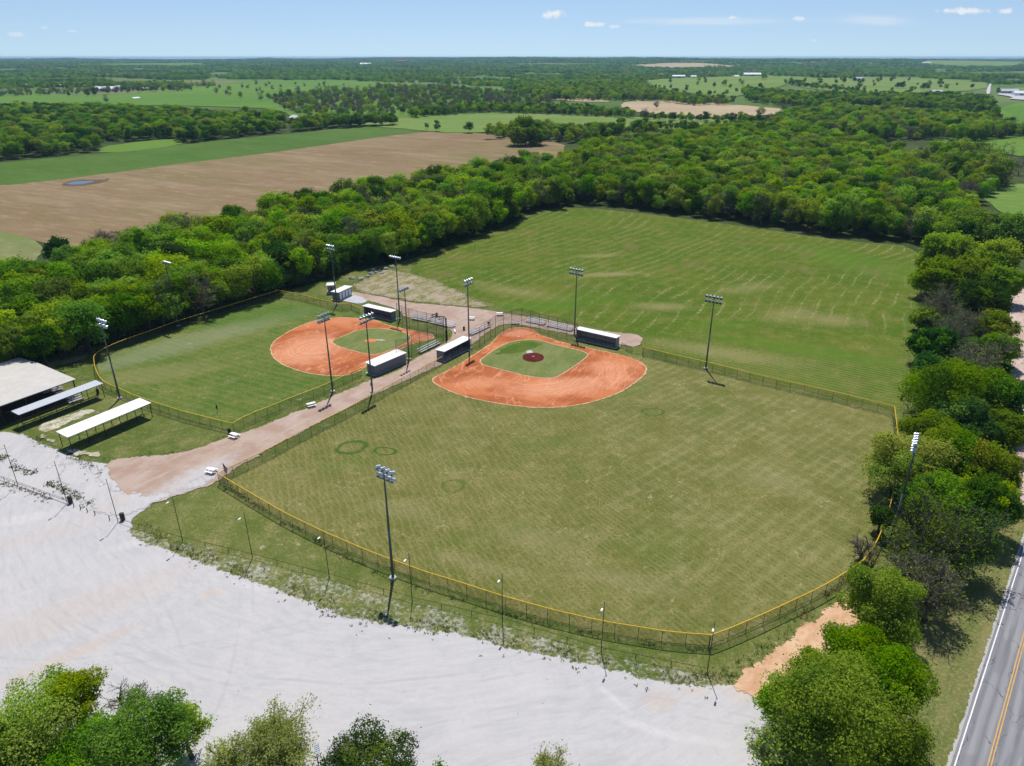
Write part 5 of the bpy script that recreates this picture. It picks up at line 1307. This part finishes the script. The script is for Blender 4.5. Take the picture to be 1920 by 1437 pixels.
# solar lot lamps
def lotlamp(base, label, k, H=8.35):
    d = Vector((lamp_xy[-1][0] - lamp_xy[2][0], lamp_xy[-1][1] - lamp_xy[2][1])).normalized()
    nrm = Vector((d.y, -d.x))
    ang = math.atan2(nrm.y, nrm.x) - math.pi / 2 + math.pi
    o = empty('lot_lamp', (base[0], base[1], .08), 0, label, 'lamp', 'solar lamps along the gravel lot')
    mb = MB(); mb.tube((0, 0, -.1), (0, 0, H), .06, .045, 8); mb.obj('pole', M['rust'], o, True)
    # arm and lamp head stand out over the lot (towards -y, slightly left)
    ax, ay = -.35, -.75
    MB().tube((0, 0, H - .7), (ax, ay, H - .55), .03, .03, 6).obj('arm', M['galv'], o)
    hd = MB().box(-.12, .12, -.3, .3, -.03, .03).obj('lamp_head', M['galv'], o, False, loc=(ax * 1.25, ay * 1.25, H - .53), rot=(0, 0, math.atan2(-ay, -ax) + math.pi / 2))
    MB().box(-.09, .09, -.26, .26, -.04, -.031).obj('diffuser', M['dark_glass'], hd)
    MB().box(-.105, .105, -.28, .2, .031, .04).obj('top_cover', M['white_paint'], hd)
    if k in (4, 6, 8): MB().tube((0, 0, 1.75), (0, 0, 1.95), .075, .075, 8).obj('painted_band', M['band'], o)
    return o
names = ['leftmost solar lamp of the row along the gravel lot', 'solar lamp pole beside the left trash barrel', 'solar lamp pole beside the right trash barrel at the lot entrance', 'solar lamp pole on the grass corner just right of the lot entrance', 'solar lamp pole with teal band left of the tallest near floodlight, first of three', 'solar lamp pole second left of the near floodlight, in line with the outfield fence', 'solar lamp pole just right of the near floodlight, with teal band', 'solar lamp pole on the middle of the front outfield curve', 'solar lamp pole with teal band, second from the right end of the row', 'rightmost solar lamp pole by the sandy patch']
for k, p in enumerate(lamp_xy): lotlamp(p, names[k], k)
x, y = G(591, 1410, 8.3)
o = empty('lot_lamp', (x + .1, y, .08), R(20), 'solar lamp with a dark blue panel between the two bottom trees', 'lamp', 'solar lamps along the gravel lot')
MB().tube((0, 0, -.1), (0, 0, 8.1), .06, .045, 8).obj('pole', M['rust'], o)
hd = MB().box(-.22, .22, -.48, .48, -.04, .04).obj('solar_panel', M['panel'], o, loc=(.1, .3, 8.25), rot=(R(14), R(-8), 0))
for k in range(5): MB().box(-.2, .2, -.42 + k * .19, -.3 + k * .19, .041, .05).obj('solar_cell', M['white_paint'] if k < 0 else M['blue_roof'], hd)
MB().box(-.26, .26, -.52, -.48, -.05, .06).obj('frame', M['white_paint'], hd)

# ------------------------------------------------------------------ dugouts
def frame_on(a, b, name, label, cat, group=None, z=.08):
    o = empty(name, (a[0], a[1], z), math.atan2(b[1] - a[1], b[0] - a[0]), label, cat, group)
    return o, math.dist(a, b)
def dugout(a, b, depth, label, H=2.7, rail_side=True, wall='wall_grey'):
    """front edge a->b at the open side is y=0, the back wall at y=depth"""
    o, Lx = frame_on(a, b, 'dugout', label, 'dugout', 'dugouts of the two ballfields')
    D = depth
    MB().box(-.3, Lx + .3, -.35, D + .1, -.06, .07).obj('slab', M['concrete'], o)
    MB().box(0, Lx, D - .18, D, .07, H - .12).obj('back_wall', M[wall], o)
    for x0 in (0, Lx - .18):
        MB().box(x0, x0 + .18, .12, D - .183, .07, H - .1).obj('side_wall', M[wall], o)
    MB().hexa([(-.25, -.35, H), (Lx + .25, -.35, H), (Lx + .25, D + .25, H - .12), (-.25, D + .25, H - .12)], [(-.25, -.35, H + .12), (Lx + .25, -.35, H + .12), (Lx + .25, D + .25, H), (-.25, D + .25, H)]).obj('roof', M['white_roof'], o)
    n = 4
    for k in range(n + 1):
        x = .15 + (Lx - .3) * k / n
        MB().tube((x, .02, .07), (x, .02, H), .045, .045, 6).obj('post', M['black_metal'], o)
    for z in (.35, 1.35): MB().tube((.2, -.05, z), (Lx - .2, -.05, z), .03, .03, 5).obj('rail', M['black_metal'], o)
    for k in range(n):
        x0, x1 = .15 + (Lx - .3) * k / n, .15 + (Lx - .3) * (k + 1) / n
        if k: link('mesh_panel', panel_mesh((x0, -.05), (x1, -.05), .1, 1.35, M['chain']), o)
    MB().box(.4, Lx - .4, D - .62, D - .3, .48, .53).obj('bench', M['wood'], o)
    for k in range(4):
        x = .6 + (Lx - 1.2) * k / 3; MB().box(x - .04, x + .04, D - .58, D - .34, .07, .48).obj('bench_leg', M['galv'], o)
    MB().box(.5, Lx - .5, D - .24, D - .185, 1.45, 1.53).obj('hook_rail', M['wood'], o)
    return o
dugout((-44.16, 201.18), (-35.14, 195.53), 2.1, 'white-roofed open dugout at the far end of the left ballfield')
dugout((-29.0, 166.3), (-35.24, 158.12), 2.95, 'closed grey dugout of the left ballfield with its wall to the path')
dugout((-17.08, 165.25), (-10.87, 174.54), 2.45, 'dugout of the right ballfield beside the gravel path, open towards the infield')
dugout((17.4, 180.9), (27.3, 174.2), 2.1, 'white-roofed open dugout at the meadow side of the right ballfield', H=2.9, wall='wall_tan')

# ------------------------------------------------------------------ bleachers, tables, barrels
def bleacher(a, b, rows, label, name='bleacher'):
    """a->b is the front edge, rows rise to the left of that direction"""
    o, Lx = frame_on(a, b, name, label, 'bleacher', 'aluminium bleachers round the ballfields', .14)
    for r_ in range(rows):
        MB().box(0, Lx, r_ * .62 + .18, r_ * .62 + .46, .42 + r_ * .24, .46 + r_ * .24).obj('seat_plank', M['alu'], o)
        if r_: MB().box(.05, Lx - .05, r_ * .62 - .14, r_ * .62 + .14, .17 + (r_ - 1) * .24, .2 + (r_ - 1) * .24).obj('foot_plank', M['alu'], o)
    for k in range(3):
        x = .4 + (Lx - .8) * k / 2; mb = MB()
        mb.tube((x, .1, .04), (x, rows * .62, .04), .03, .03, 5); mb.tube((x, .1, .06), (x, (rows - 1) * .62 + .3, .38 + (rows - 1) * .24), .03, .03, 5)
        mb.tube((x, (rows - 1) * .62 + .3, .04), (x, (rows - 1) * .62 + .3, .4 + (rows - 1) * .24), .03, .03, 5)
        mb.obj('frame', M['galv'], o)
    return o
r3z = lambda p: reg(p, 640, 560, .12526); r4z = lambda p: reg(p, 800, 560, .0835); r5z = lambda p: reg(p, 950, 560, .1458)
q = GG(r3z([(1035, 322), (1290, 372)])); bleacher(q[0], q[1], 4, 'four-row bleacher behind the left backstop, the one nearer the far dugout')
q = GG(r3z([(1310, 380), (1655, 458)])); bleacher(q[0], q[1], 4, 'long four-row bleacher behind the left backstop, in front of the dark table')
q = GG(r3z([(1500, 690), (1205, 835)])); bleacher(q[1], q[0], 3, 'bleacher beside the path-side dugout, seen from behind')
q = GG(r4z([(1035, 850), (1450, 655)])); bleacher(q[0], q[1], 3, 'three-row bleacher on the path side of the right backstop')
q = GG(r5z([(55, 345), (175, 340)])); bleacher(q[0], q[1], 2, 'short bleacher right behind home plate of the right field')
q = GG(r5z([(232, 312), (470, 358)])); bleacher(q[0], q[1], 4, 'four-row bleacher behind the right backstop, the one nearer home plate')
q = GG(r5z([(500, 368), (820, 438)])); bleacher(q[0], q[1], 4, 'four-row bleacher behind the right backstop, the one nearer the white dugout')
q = GG([(82, 742), (120, 733)]); bleacher(q[0], q[1], 3, 'bleacher standing in the shade at the pavilion edge')
q = GG([(132, 760), (160, 750)]); bleacher(q[0], q[1], 3, 'bleacher under the blue-grey canopy')
def bench_board(px, py, rz, Lx, label):
    x, y = G(px, py); o = empty('bench', (x, y, .14), R(rz), label, 'bench')
    MB().box(-Lx / 2, Lx / 2, -.16, .16, .44, .49).obj('seat', M['white_paint'], o)
    for s in (-1, 1): MB().box(s * Lx * .36 - .04, s * Lx * .36 + .04, -.14, .14, 0, .44).obj('leg', M['galv'], o)
    return o
bench_board(853, 624, 100, 2.2, 'white bench at the corner of the left backstop')
def table(px, py, rz, label, col='white_paint', Lx=1.9):
    x, y = G(px, py); o = empty('picnic_table', (x, y, .13), R(rz), label, 'picnic table', 'picnic tables by the path')
    for k in range(3): MB().box(-Lx / 2, Lx / 2, -.39 + k * .265, -.145 + k * .265, .73, .78).obj('top_plank', M[col], o)
    for s in (-1, 1): MB().box(-Lx / 2, Lx / 2, s * .72 - .14, s * .72 + .14, .43, .48).obj('bench_plank', M[col], o)
    for s in (-1, 1):
        xx = s * Lx * .36; mb = MB()
        mb.tube((xx, -.72, .42), (xx, .72, .42), .035, .035, 5); mb.tube((xx, -.6, 0), (xx, -.2, .72), .035, .035, 5); mb.tube((xx, .6, 0), (xx, .2, .72), .035, .035, 5)
        mb.obj('leg_frame', M['wood_dark' if col != 'white_paint' else 'galv'], o)
    return o
table(584, 763, 32, 'white picnic table on the path beside the left field fence')
table(440, 821, -28, 'white picnic table at the corner of the left field fence')
table(397, 887, -22, 'white picnic table beside the flag at the lot end of the path')
table(937, 592, 5, 'white picnic table on the dirt behind the right backstop')
table(884, 600, -8, 'white picnic table on the dirt behind the thin floodlight pole')
table(815, 595, -14, 'dark wooden picnic table behind the left bleachers, left one', 'wood_dark')
table(828, 599, -14, 'dark wooden picnic table behind the left bleachers, right one', 'wood_dark')
def barrel(px, py, label, mat='barrel', s=1.0):
    x, y = G(px, py); o = empty('trash_barrel', (x, y, .12), 0, label, 'trash barrel', 'trash barrels of the ball park')
    mb = MB(); mb.lathe([(.27, 0), (.3, .03), (.3, .3), (.31, .32), (.3, .34), (.3, .6), (.31, .62), (.3, .64), (.3, .9), (.31, .92)], 14); mb.obj('drum', M[mat], o, True)
    mb = MB(); mb.lathe([(.31, .92), (.33, .95), (.25, 1.05), (.1, 1.1)], 14); mb.obj('lid', M[mat], o, True)
    o.scale = (s, s, s); return o
barrel(133, 944, 'dark trash barrel beside the second lamp from the left of the lot', s=1.25)
barrel(231, 976, 'dark trash barrel at the right side of the lot entrance', s=1.25)
barrel(430.5, 813, 'black trash barrel in the corner of the left field fence', 'barrel_blue')
barrel(870, 620, 'black trash barrel alone on the dirt between the backstops', 'barrel_blue')
barrel(819, 594, 'black trash barrel behind the dark picnic tables', 'barrel_blue')
barrel(916, 611, 'black trash barrel at the end of the right backstop bleacher', 'barrel_blue')
barrel(184, 738, 'black trash barrel under the end of the blue-grey canopy', 'barrel_blue')
barrel(1690, 750, 'dark trash barrel in the meadow corner by the big round tree', 'barrel_blue')
for px, py, h, lb in [(408, 773, 1.6, 'short dark marker post in the left ballfield grass'), (240, 643, 2.4, 'dark post at the tree side fence of the left ballfield')]:
    x, y = G(px, py); o = empty('marker_post', (x, y, .07), 0, lb, 'post')
    MB().tube((0, 0, 0), (0, 0, h), .05, .05, 6).obj('post', M['black_metal'], o); MB().box(-.16, .16, -.02, .02, h * .45, h).obj('board', M['barrel_blue'], o)
# flag at the lot end of the path
x, y = G(425, 910)
o = empty('flag', (x, y, .1), R(20), 'drooping striped flag with blue canton at the fence corner by the path', 'flag')
MB().tube((0, 0, 0), (0, 0, 4.6), .035, .025, 8).obj('pole', M['white_paint'], o); MB().lathe([(.0, 4.6), (.05, 4.64), (.0, 4.7)], 8).obj('finial', M['yellow'], o)
def cloth(i0, i1, j0, j1, name, mat):
    mb = MB(); ni, nj = 13, 10
    def p(i, j):
        u, v = i / ni, j / nj
        w = .85 * (1 - .62 * u) ; 
        return (v * w * .75 + .04, .13 * math.sin(v * 9 + u * 2) * (.3 + u), 4.5 - v * 1.25 - u * 1.35)
    vs = []; fs = []; W_ = j1 - j0 + 1
    for i in range(i0, i1 + 1):
        for j in range(j0, j1 + 1): vs.append(p(i, j))
    for i in range(i1 - i0):
        for j in range(j1 - j0): fs.append((i * W_ + j, i * W_ + j + 1, (i + 1) * W_ + j + 1, (i + 1) * W_ + j))
    mb.add(vs, fs); mb.obj(name, mat, o, True)
for s in range(13): cloth(s, s + 1, 4 if s < 7 else 0, 10, 'stripe', M['red'] if s % 2 == 0 else M['flagwhite'])
cloth(0, 7, 0, 4, 'canton', M['flagblue'])

# ------------------------------------------------------------------ canopies and pavilion
def canopy(c, H, label, roof, slope=.15, npost=6, diag=True, net=False):
    """c: four roof corners; c0->c1 short end near the lot, c1->c2 long front side"""
    o, Lx = frame_on(c[1], c[2], 'canopy', label, 'canopy', None, .08)
    D = math.dist(c[1], c[0])
    MB().hexa([(-.2, -.2, H), (Lx + .2, -.2, H), (Lx + .2, D + .2, H + slope), (-.2, D + .2, H + slope)], [(-.2, -.2, H + .09), (Lx + .2, -.2, H + .09), (Lx + .2, D + .2, H + slope + .09), (-.2, D + .2, H + slope + .09)]).obj('roof', M[roof], o)
    n = npost
    for k in range(n):
        x = .1 + (Lx - .2) * k / (n - 1)
        for y, h in ((.05, H), (D - .05, H + slope)):
            MB().tube((x, y, -.05), (x, y, h), .07, .07, 6).obj('post', M['black_metal'], o)
        MB().tube((x, .05, H - .08), (x, D - .05, H + slope - .08), .05, .05, 5).obj('rafter', M['galv'], o)
    for y, h in ((.05, H - .1), (D - .05, H + slope - .1)): MB().box(.1, Lx - .1, y - .04, y + .04, h - .06, h + .06).obj('beam', M['galv'], o)
    for y in (.05, D - .05):
        MB().tube((.1, y, 1.0), (Lx - .1, y, 1.0), .035, .035, 5).obj('rail', M['black_metal'], o)
    MB().box(.6, Lx - .6, D * .5 - .15, D * .5 + .15, .42, .47).obj('bench_plank', M['wood_dark'], o)
    for k in range(5): MB().box(.9 + (Lx - 1.8) * k / 4 - .04, .9 + (Lx - 1.8) * k / 4 + .04, D * .5 - .12, D * .5 + .12, -.02, .42).obj('bench_leg', M['galv'], o)
    return o
canopy([(-88.81, 122.32), (-85.78, 120.3), (-76.8, 135.05), (-80.01, 137.69)], 3.15, 'long white-roofed open canopy nearest the gravel path', 'white_roof')
canopy([(-103.29, 130.77), (-101.11, 129.64), (-92.1, 144.79), (-94.49, 145.92)], 3.2, 'narrow blue-grey roofed canopy next to the pavilion', 'blue_roof')
# pavilion with a low gable roof, running out of the frame at left
a = Vector((-97.86, 144.42)); b_ = Vector((-105.75, 131.26)); back = Vector((-110.21, 151.71))
dl = (a - b_).normalized(); a0 = a - dl * 26
o = empty('pavilion', (a0.x, a0.y, .08), math.atan2(dl.y, dl.x), 'large pale-roofed open pavilion at the left edge', 'pavilion')
Lx = 26.0; D = (back - a).length; H = 4.4
nrm_side = 1
MB().hexa([(-.3, -.3, H), (Lx + .3, -.3, H), (Lx + .3, D, H + .55), (-.3, D, H + .55)], [(-.3, -.3, H + .12), (Lx + .3, -.3, H + .12), (Lx + .3, D, H + .67), (-.3, D, H + .67)]).obj('roof_slope', M['cream_roof'], o)
MB().hexa([(-.3, D + .01, H + .55), (Lx + .3, D + .01, H + .55), (Lx + .3, D * 1.65, H + .1), (-.3, D * 1.65, H + .1)], [(-.3, D + .01, H + .67), (Lx + .3, D + .01, H + .67), (Lx + .3, D * 1.65, H + .22), (-.3, D * 1.65, H + .22)]).obj('roof_slope', M['cream_roof'], o)
for k in range(6):
    x = .2 + (Lx - .4) * k / 5
    for y, h in ((.1, H), (D * .55, H + .3), (D * 1.1, H + .45), (D * 1.6, H + .1)): MB().box(x - .1, x + .1, y - .1, y + .1, -.05, h).obj('post', M['black_metal'], o)
    MB().tube((x, .1, H - .1), (x, D, H + .42), .06, .06, 5).obj('truss', M['black_metal'], o)
for y, h in ((.1, H - .12), (D * 1.6, H)): MB().box(.2, Lx - .2, y - .06, y + .06, h - .12, h).obj('beam', M['galv'], o)
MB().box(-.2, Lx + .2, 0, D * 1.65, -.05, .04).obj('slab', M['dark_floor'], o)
for k in range(4):
    p = Vector((a0.x, a0.y)) + dl * (4 + k * 5) + Vector((-dl.y, dl.x)) * 4
    px, py, _ = PX(p.x, p.y, 0); table(px, py, math.degrees(math.atan2(dl.y, dl.x)), ['picnic table deep in the pavilion shade at the left edge', 'second picnic table from the left under the pavilion', 'third picnic table from the left under the pavilion', 'picnic table near the right end of the pavilion'][k], 'wood')

# ------------------------------------------------------------------ small sheds
def shed(a, b, depth, H, label, doors=0, roof='white_roof', wall='wall_grey', name='shed'):
    o, Lx = frame_on(a, b, name, label, 'shed', None, .17); D = depth
    MB().box(-.4, Lx + .4, -.5, D + .4, -.1, .06).obj('slab', M['concrete'], o)
    w = MB(); w.box(0, Lx, .12, D, .06, H)
    w.obj('wall', M[wall], o)
    MB().hexa([(-.3, -.25, H), (Lx + .3, -.25, H), (Lx + .3, D + .25, H - .01), (-.3, D + .25, H - .01)], [(-.3, -.25, H + .22), (Lx + .3, -.25, H + .22), (Lx + .3, D + .25, H + .12), (-.3, D + .25, H + .12)]).obj('roof', M[roof], o)
    for k in range(doors):
        x0 = .25 + (Lx - .5) * k / doors; x1 = .25 + (Lx - .5) * (k + 1) / doors
        d = MB().box(x0 + .22, x1 - .22, .06, .118, .1, H - .35).obj('door', M['door_white'], o)
        MB().box(x1 - .45, x1 - .36, .0, .058, 1.05, 1.2).obj('handle', M['galv'], d)
        MB().box(x0 + .0, x0 + .2, .04, .118, .06, H - .05).obj('pilaster', M[wall], o)
    if not doors:
        d = MB().box(Lx * .35, Lx * .35 + .9, .07, .118, .1, 2.05).obj('door', M['galv'], o)
        MB().box(Lx * .35 + .75, Lx * .35 + .82, .03, .069, 1.0, 1.1).obj('handle', M['black_metal'], d)
    return o
shed((-54.38, 214.07), (-51.63, 220.4), 2.6, 2.6, 'low shed with four white doors beside the grey gravel', 4)
shed((-59.72, 221.5), (-57.5, 221.9), 3.0, 2.6, 'small pale block shed behind the four-door shed', 0, 'white_roof', 'wall_tan')
# boulders in the shade at the tree line
def rock_mesh(seed):
    g = random.Random(seed); bm = bmesh.new(); bmesh.ops.create_icosphere(bm, subdivisions=2, radius=1)
    for v in bm.verts: v.co *= 1 + .35 * mnoise.noise(v.co * 1.4 + Vector((seed, 0, 0))); v.co.z *= .6
    me = bpy.data.meshes.new('boulder'); bm.to_mesh(me); bm.free(); me.materials.append(M['rock']); return me
RK = [rock_mesh(k) for k in range(3)]
for k, (px, py) in enumerate([(697, 514), (706, 512), (712, 508), (690, 519), (722, 505), (676, 524), (700, 507), (660, 523), (735, 501), (716, 514)]):
    x, y = G(px, py); o = link('boulder', RK[k % 3], None, (x, y, .2), (0, 0, k), None); s = rnd.uniform(.5, 1.4); o.scale = (s, s, s)
    tag(o, 'grey boulder in the rubble at the shaded tree line', 'boulder', 'boulders in the rubble at the tree line')

# ------------------------------------------------------------------ far buildings
def barn(px, py, Lx, D, H, rz, label, roof='white_roof', wall='white_paint', cat='building', name='barn', ridge=.25):
    x, y = G(px, py); z = HZ(x, y) + .8
    # refine for terrain height
    for _ in range(4): x, y = G(px, py, z); z = HZ(x, y) + .8
    o = empty(name, (x, y, z - .8), R(rz), label, cat)
    MB().box(-Lx / 2, Lx / 2, -D / 2, D / 2, 0, H).obj('wall', M[wall], o)
    rh = D * ridge
    for s in (-1, 1):
        MB().hexa([(-Lx / 2 - .4, s * (D / 2 + .4), H - .1), (Lx / 2 + .4, s * (D / 2 + .4), H - .1), (Lx / 2 + .4, s * .01, H + rh), (-Lx / 2 - .4, s * .01, H + rh)],
                  [(-Lx / 2 - .4, s * (D / 2 + .4), H + .15), (Lx / 2 + .4, s * (D / 2 + .4), H + .15), (Lx / 2 + .4, s * .01, H + rh + .25), (-Lx / 2 - .4, s * .01, H + rh + .25)]).obj('roof', M[roof], o)
    MB().add([(-Lx / 2, -D / 2, H), (-Lx / 2, D / 2, H), (-Lx / 2, 0, H + rh)], [(0, 1, 2)]).add([(Lx / 2, -D / 2, H), (Lx / 2, D / 2, H), (Lx / 2, 0, H + rh)], [(0, 2, 1)]).obj('gable', M[wall], o)
    MB().box(-Lx * .12, Lx * .12, -D / 2 - .06, -D / 2 - .01, 0, H * .75).obj('door', M['galv'], o)
    return o
for (px, py, Lx, D, H, rz, lb, rf, wl) in [
    (200, 171, 44, 18, 6, 5, 'long white-roofed barn in the trees of the far left pasture', 'white_roof', 'white_paint'),
    (225, 167, 22, 12, 5, -10, 'white shed right behind the long far left barn', 'white_roof', 'white_paint'),
    (115, 163, 20, 10, 4, 0, 'small white house at the far edge of the left pasture', 'white_roof', 'white_paint'),
    (50, 162, 18, 10, 4, 0, 'pale farm house at the upper left edge of the pasture', 'blue_roof', 'wall_tan'),
    (272, 169, 14, 10, 4, 20, 'small blue-roofed shed right of the far left barns', 'blue_roof', 'wall_tan'),
    (1272, 146, 48, 16, 6, 0, 'white barn with blue-grey roof on the hill pasture, left one', 'white_roof', 'blue_roof'),
    (1300, 146, 20, 14, 5, 0, 'small white shed beside the left hill pasture barn', 'white_roof', 'white_paint'),
    (1409, 147, 52, 18, 6, 0, 'long white barn on the hill pasture, right of the paired barns', 'white_roof', 'blue_roof'),
    (1381, 146, 16, 12, 5, 0, 'small white shed left of the long hill pasture barn', 'white_roof', 'white_paint'),
    (1542, 146, 34, 16, 6, 0, 'blue-grey barn in the trees of the right far pasture', 'blue_roof', 'white_paint'),
    (1588, 146, 18, 12, 5, 10, 'small house right of the blue-grey far barn', 'white_roof', 'white_paint'),
    (1610, 151, 30, 12, 5, -5, 'row of pale sheds in the far right pasture trees', 'blue_roof', 'white_paint'),
    (1735, 128, 60, 20, 7, 0, 'distant white building near the horizon at right', 'white_roof', 'white_paint'),
    (1475, 121, 90, 30, 9, 0, 'distant pale building on the horizon right of centre', 'white_roof', 'white_paint'),
    (686, 124, 80, 30, 8, 0, 'distant white building in the forest left of centre', 'white_roof', 'white_paint'),
    (752, 122, 90, 30, 14, 0, 'distant reddish brick building in the forest', 'brick', 'brick'),
    (1890, 176, 34, 16, 6, -10, 'grey building in the white gravel yard at right', 'blue_roof', 'wall_tan'),
    (1912, 180, 26, 14, 6, -10, 'pale building at the right edge of the gravel yard', 'white_roof', 'white_paint'),
    (1755, 175, 22, 12, 4, 0, 'small grey house in the trees left of the gravel yard', 'blue_roof', 'wall_tan')]:
    barn(px, py, Lx, D, H, rz, lb, rf, wl)

# ------------------------------------------------------------------ weeds and clutter
def tufts(name, pts, mat, smin, smax, nleaf=6, seed=1):
    g = np.random.default_rng(seed); n = len(pts)
    c = np.repeat(np.array([(p[0], p[1], p[2]) for p in pts]), nleaf, 0)
    s = np.repeat(g.uniform(smin, smax, n), nleaf)
    c[:, 0] += g.normal(size=len(c)) * s * .55; c[:, 1] += g.normal(size=len(c)) * s * .55
    a = g.uniform(0, 6.283, len(c)); el = g.uniform(.15, 1.2, len(c))
    d = np.stack([np.cos(a) * np.cos(el), np.sin(a) * np.cos(el), np.sin(el)], 1) * s[:, None] * .8
    w = np.stack([-np.sin(a), np.cos(a), np.zeros_like(a)], 1) * s[:, None] * .26
    v = np.stack([c - w * .4, c + w * .4, c + d * .7 + w, c + d - w * .3], 1).reshape(-1, 3)
    o = link(name, npmesh(name, v, np.arange(len(v)).reshape(-1, 4), mat)); o['kind'] = 'stuff'; return o
def along(line_px, n, spread, seed, bias=0.0):
    r = random.Random(seed); P_ = resample(GG(line_px), .5, False); out = []
    for _ in range(n):
        x, y = r.choice(P_); k = r.gauss(bias, spread)
        if mnoise.noise(Vector((x * .25, y * .25, seed))) + .35 * mnoise.noise(Vector((x * 1.3, y * 1.3, seed))) < -.12: continue
        out.append((x + r.gauss(0, .5), y + k, .1))
    return out
lot_edge = [(262, 990), (330, 1030), (450, 1075), (560, 1111), (660, 1152), (760, 1169), (860, 1183), (960, 1208), (1060, 1229), (1180, 1257), (1280, 1277), (1370, 1270)]
tufts('weeds', along(lot_edge, 1500, .75, 3, .35), L['weed'], .08, .24, 7, 3)
tufts('weeds', along(lot_edge, 150, 1.2, 5, -1.1), L['deadweed'], .10, .30, 9, 5)
tufts('weeds', along([(0, 855), (40, 880), (90, 905), (130, 925), (170, 945)], 260, .5, 6), L['weed'], .15, .4, 8, 6)
tufts('weeds', along([(0, 905), (60, 925), (140, 955)], 160, .5, 9), L['weed'], .12, .3, 7, 9)
tufts('weeds', along([(60, 820), (110, 845), (160, 870), (200, 905)], 200, .9, 7), L['weed'], .12, .34, 7, 7)
tufts('weeds', along([(1360, 1262), (1440, 1212), (1530, 1140), (1600, 1085)], 140, 1.0, 8), L['weed'], .10, .3, 7, 8)
tufts('weeds', along([(190, 862), (250, 855), (330, 850), (395, 830), (470, 800), (560, 768), (680, 716)], 420, .35, 12, .1), L['weed'], .10, .24, 6, 12)
fb = along([(413, 905), (460, 935), (540, 985), (620, 1030), (737, 1090), (840, 1118), (960, 1155), (1060, 1180), (1200, 1208), (1332, 1220)], 900, .22, 13)
tufts('grass_along_fence', fb, L['weed'], .10, .26, 6, 13)
tufts('brush', along([(1480, 1170), (1560, 1108), (1640, 1050), (1670, 980)], 300, .4, 14), L['deadweed'], .10, .3, 7, 14)
und = [(x, y, .1) for (x, y) in grid_pts(GG([(1735, 470), (1880, 470), (1900, 700), (1890, 860), (1860, 1000), (1790, 1060), (1700, 1060), (1700, 800), (1715, 640)]), 1.1)]
tufts('undergrowth', und, L['dark'], .3, .9, 7, 15)
und = [(x, y, .1) for (x, y) in grid_pts(belt_front + GG([(900, 410), (700, 470), (500, 520), (300, 570), (60, 650)]), 1.6)]
tufts('undergrowth', und, L['dark'], .3, 1.0, 6, 16)

# ------------------------------------------------------------------ haze
if True:
    HAZE = 5.5e-5
    mb = MB(); mb.box(-21000, 21000, -21000, 21000, -40, 74)
    m = bpy.data.materials.new('haze'); m.use_nodes = True; m.node_tree.nodes.clear(); b = B(m.node_tree)
    pv = b.n('ShaderNodeVolumePrincipled', {'Color': (.42, .70, 1.0), 'Density': HAZE, 'Anisotropy': 0.0})
    oo = b.n('ShaderNodeOutputMaterial'); m.node_tree.links.new(pv.outputs[0], oo.inputs['Volume'])
    tag(mb.obj('haze', m), kind='stuff')

print('TREES', len(TREES), 'rest', len(rest), 'groves', len(gp))
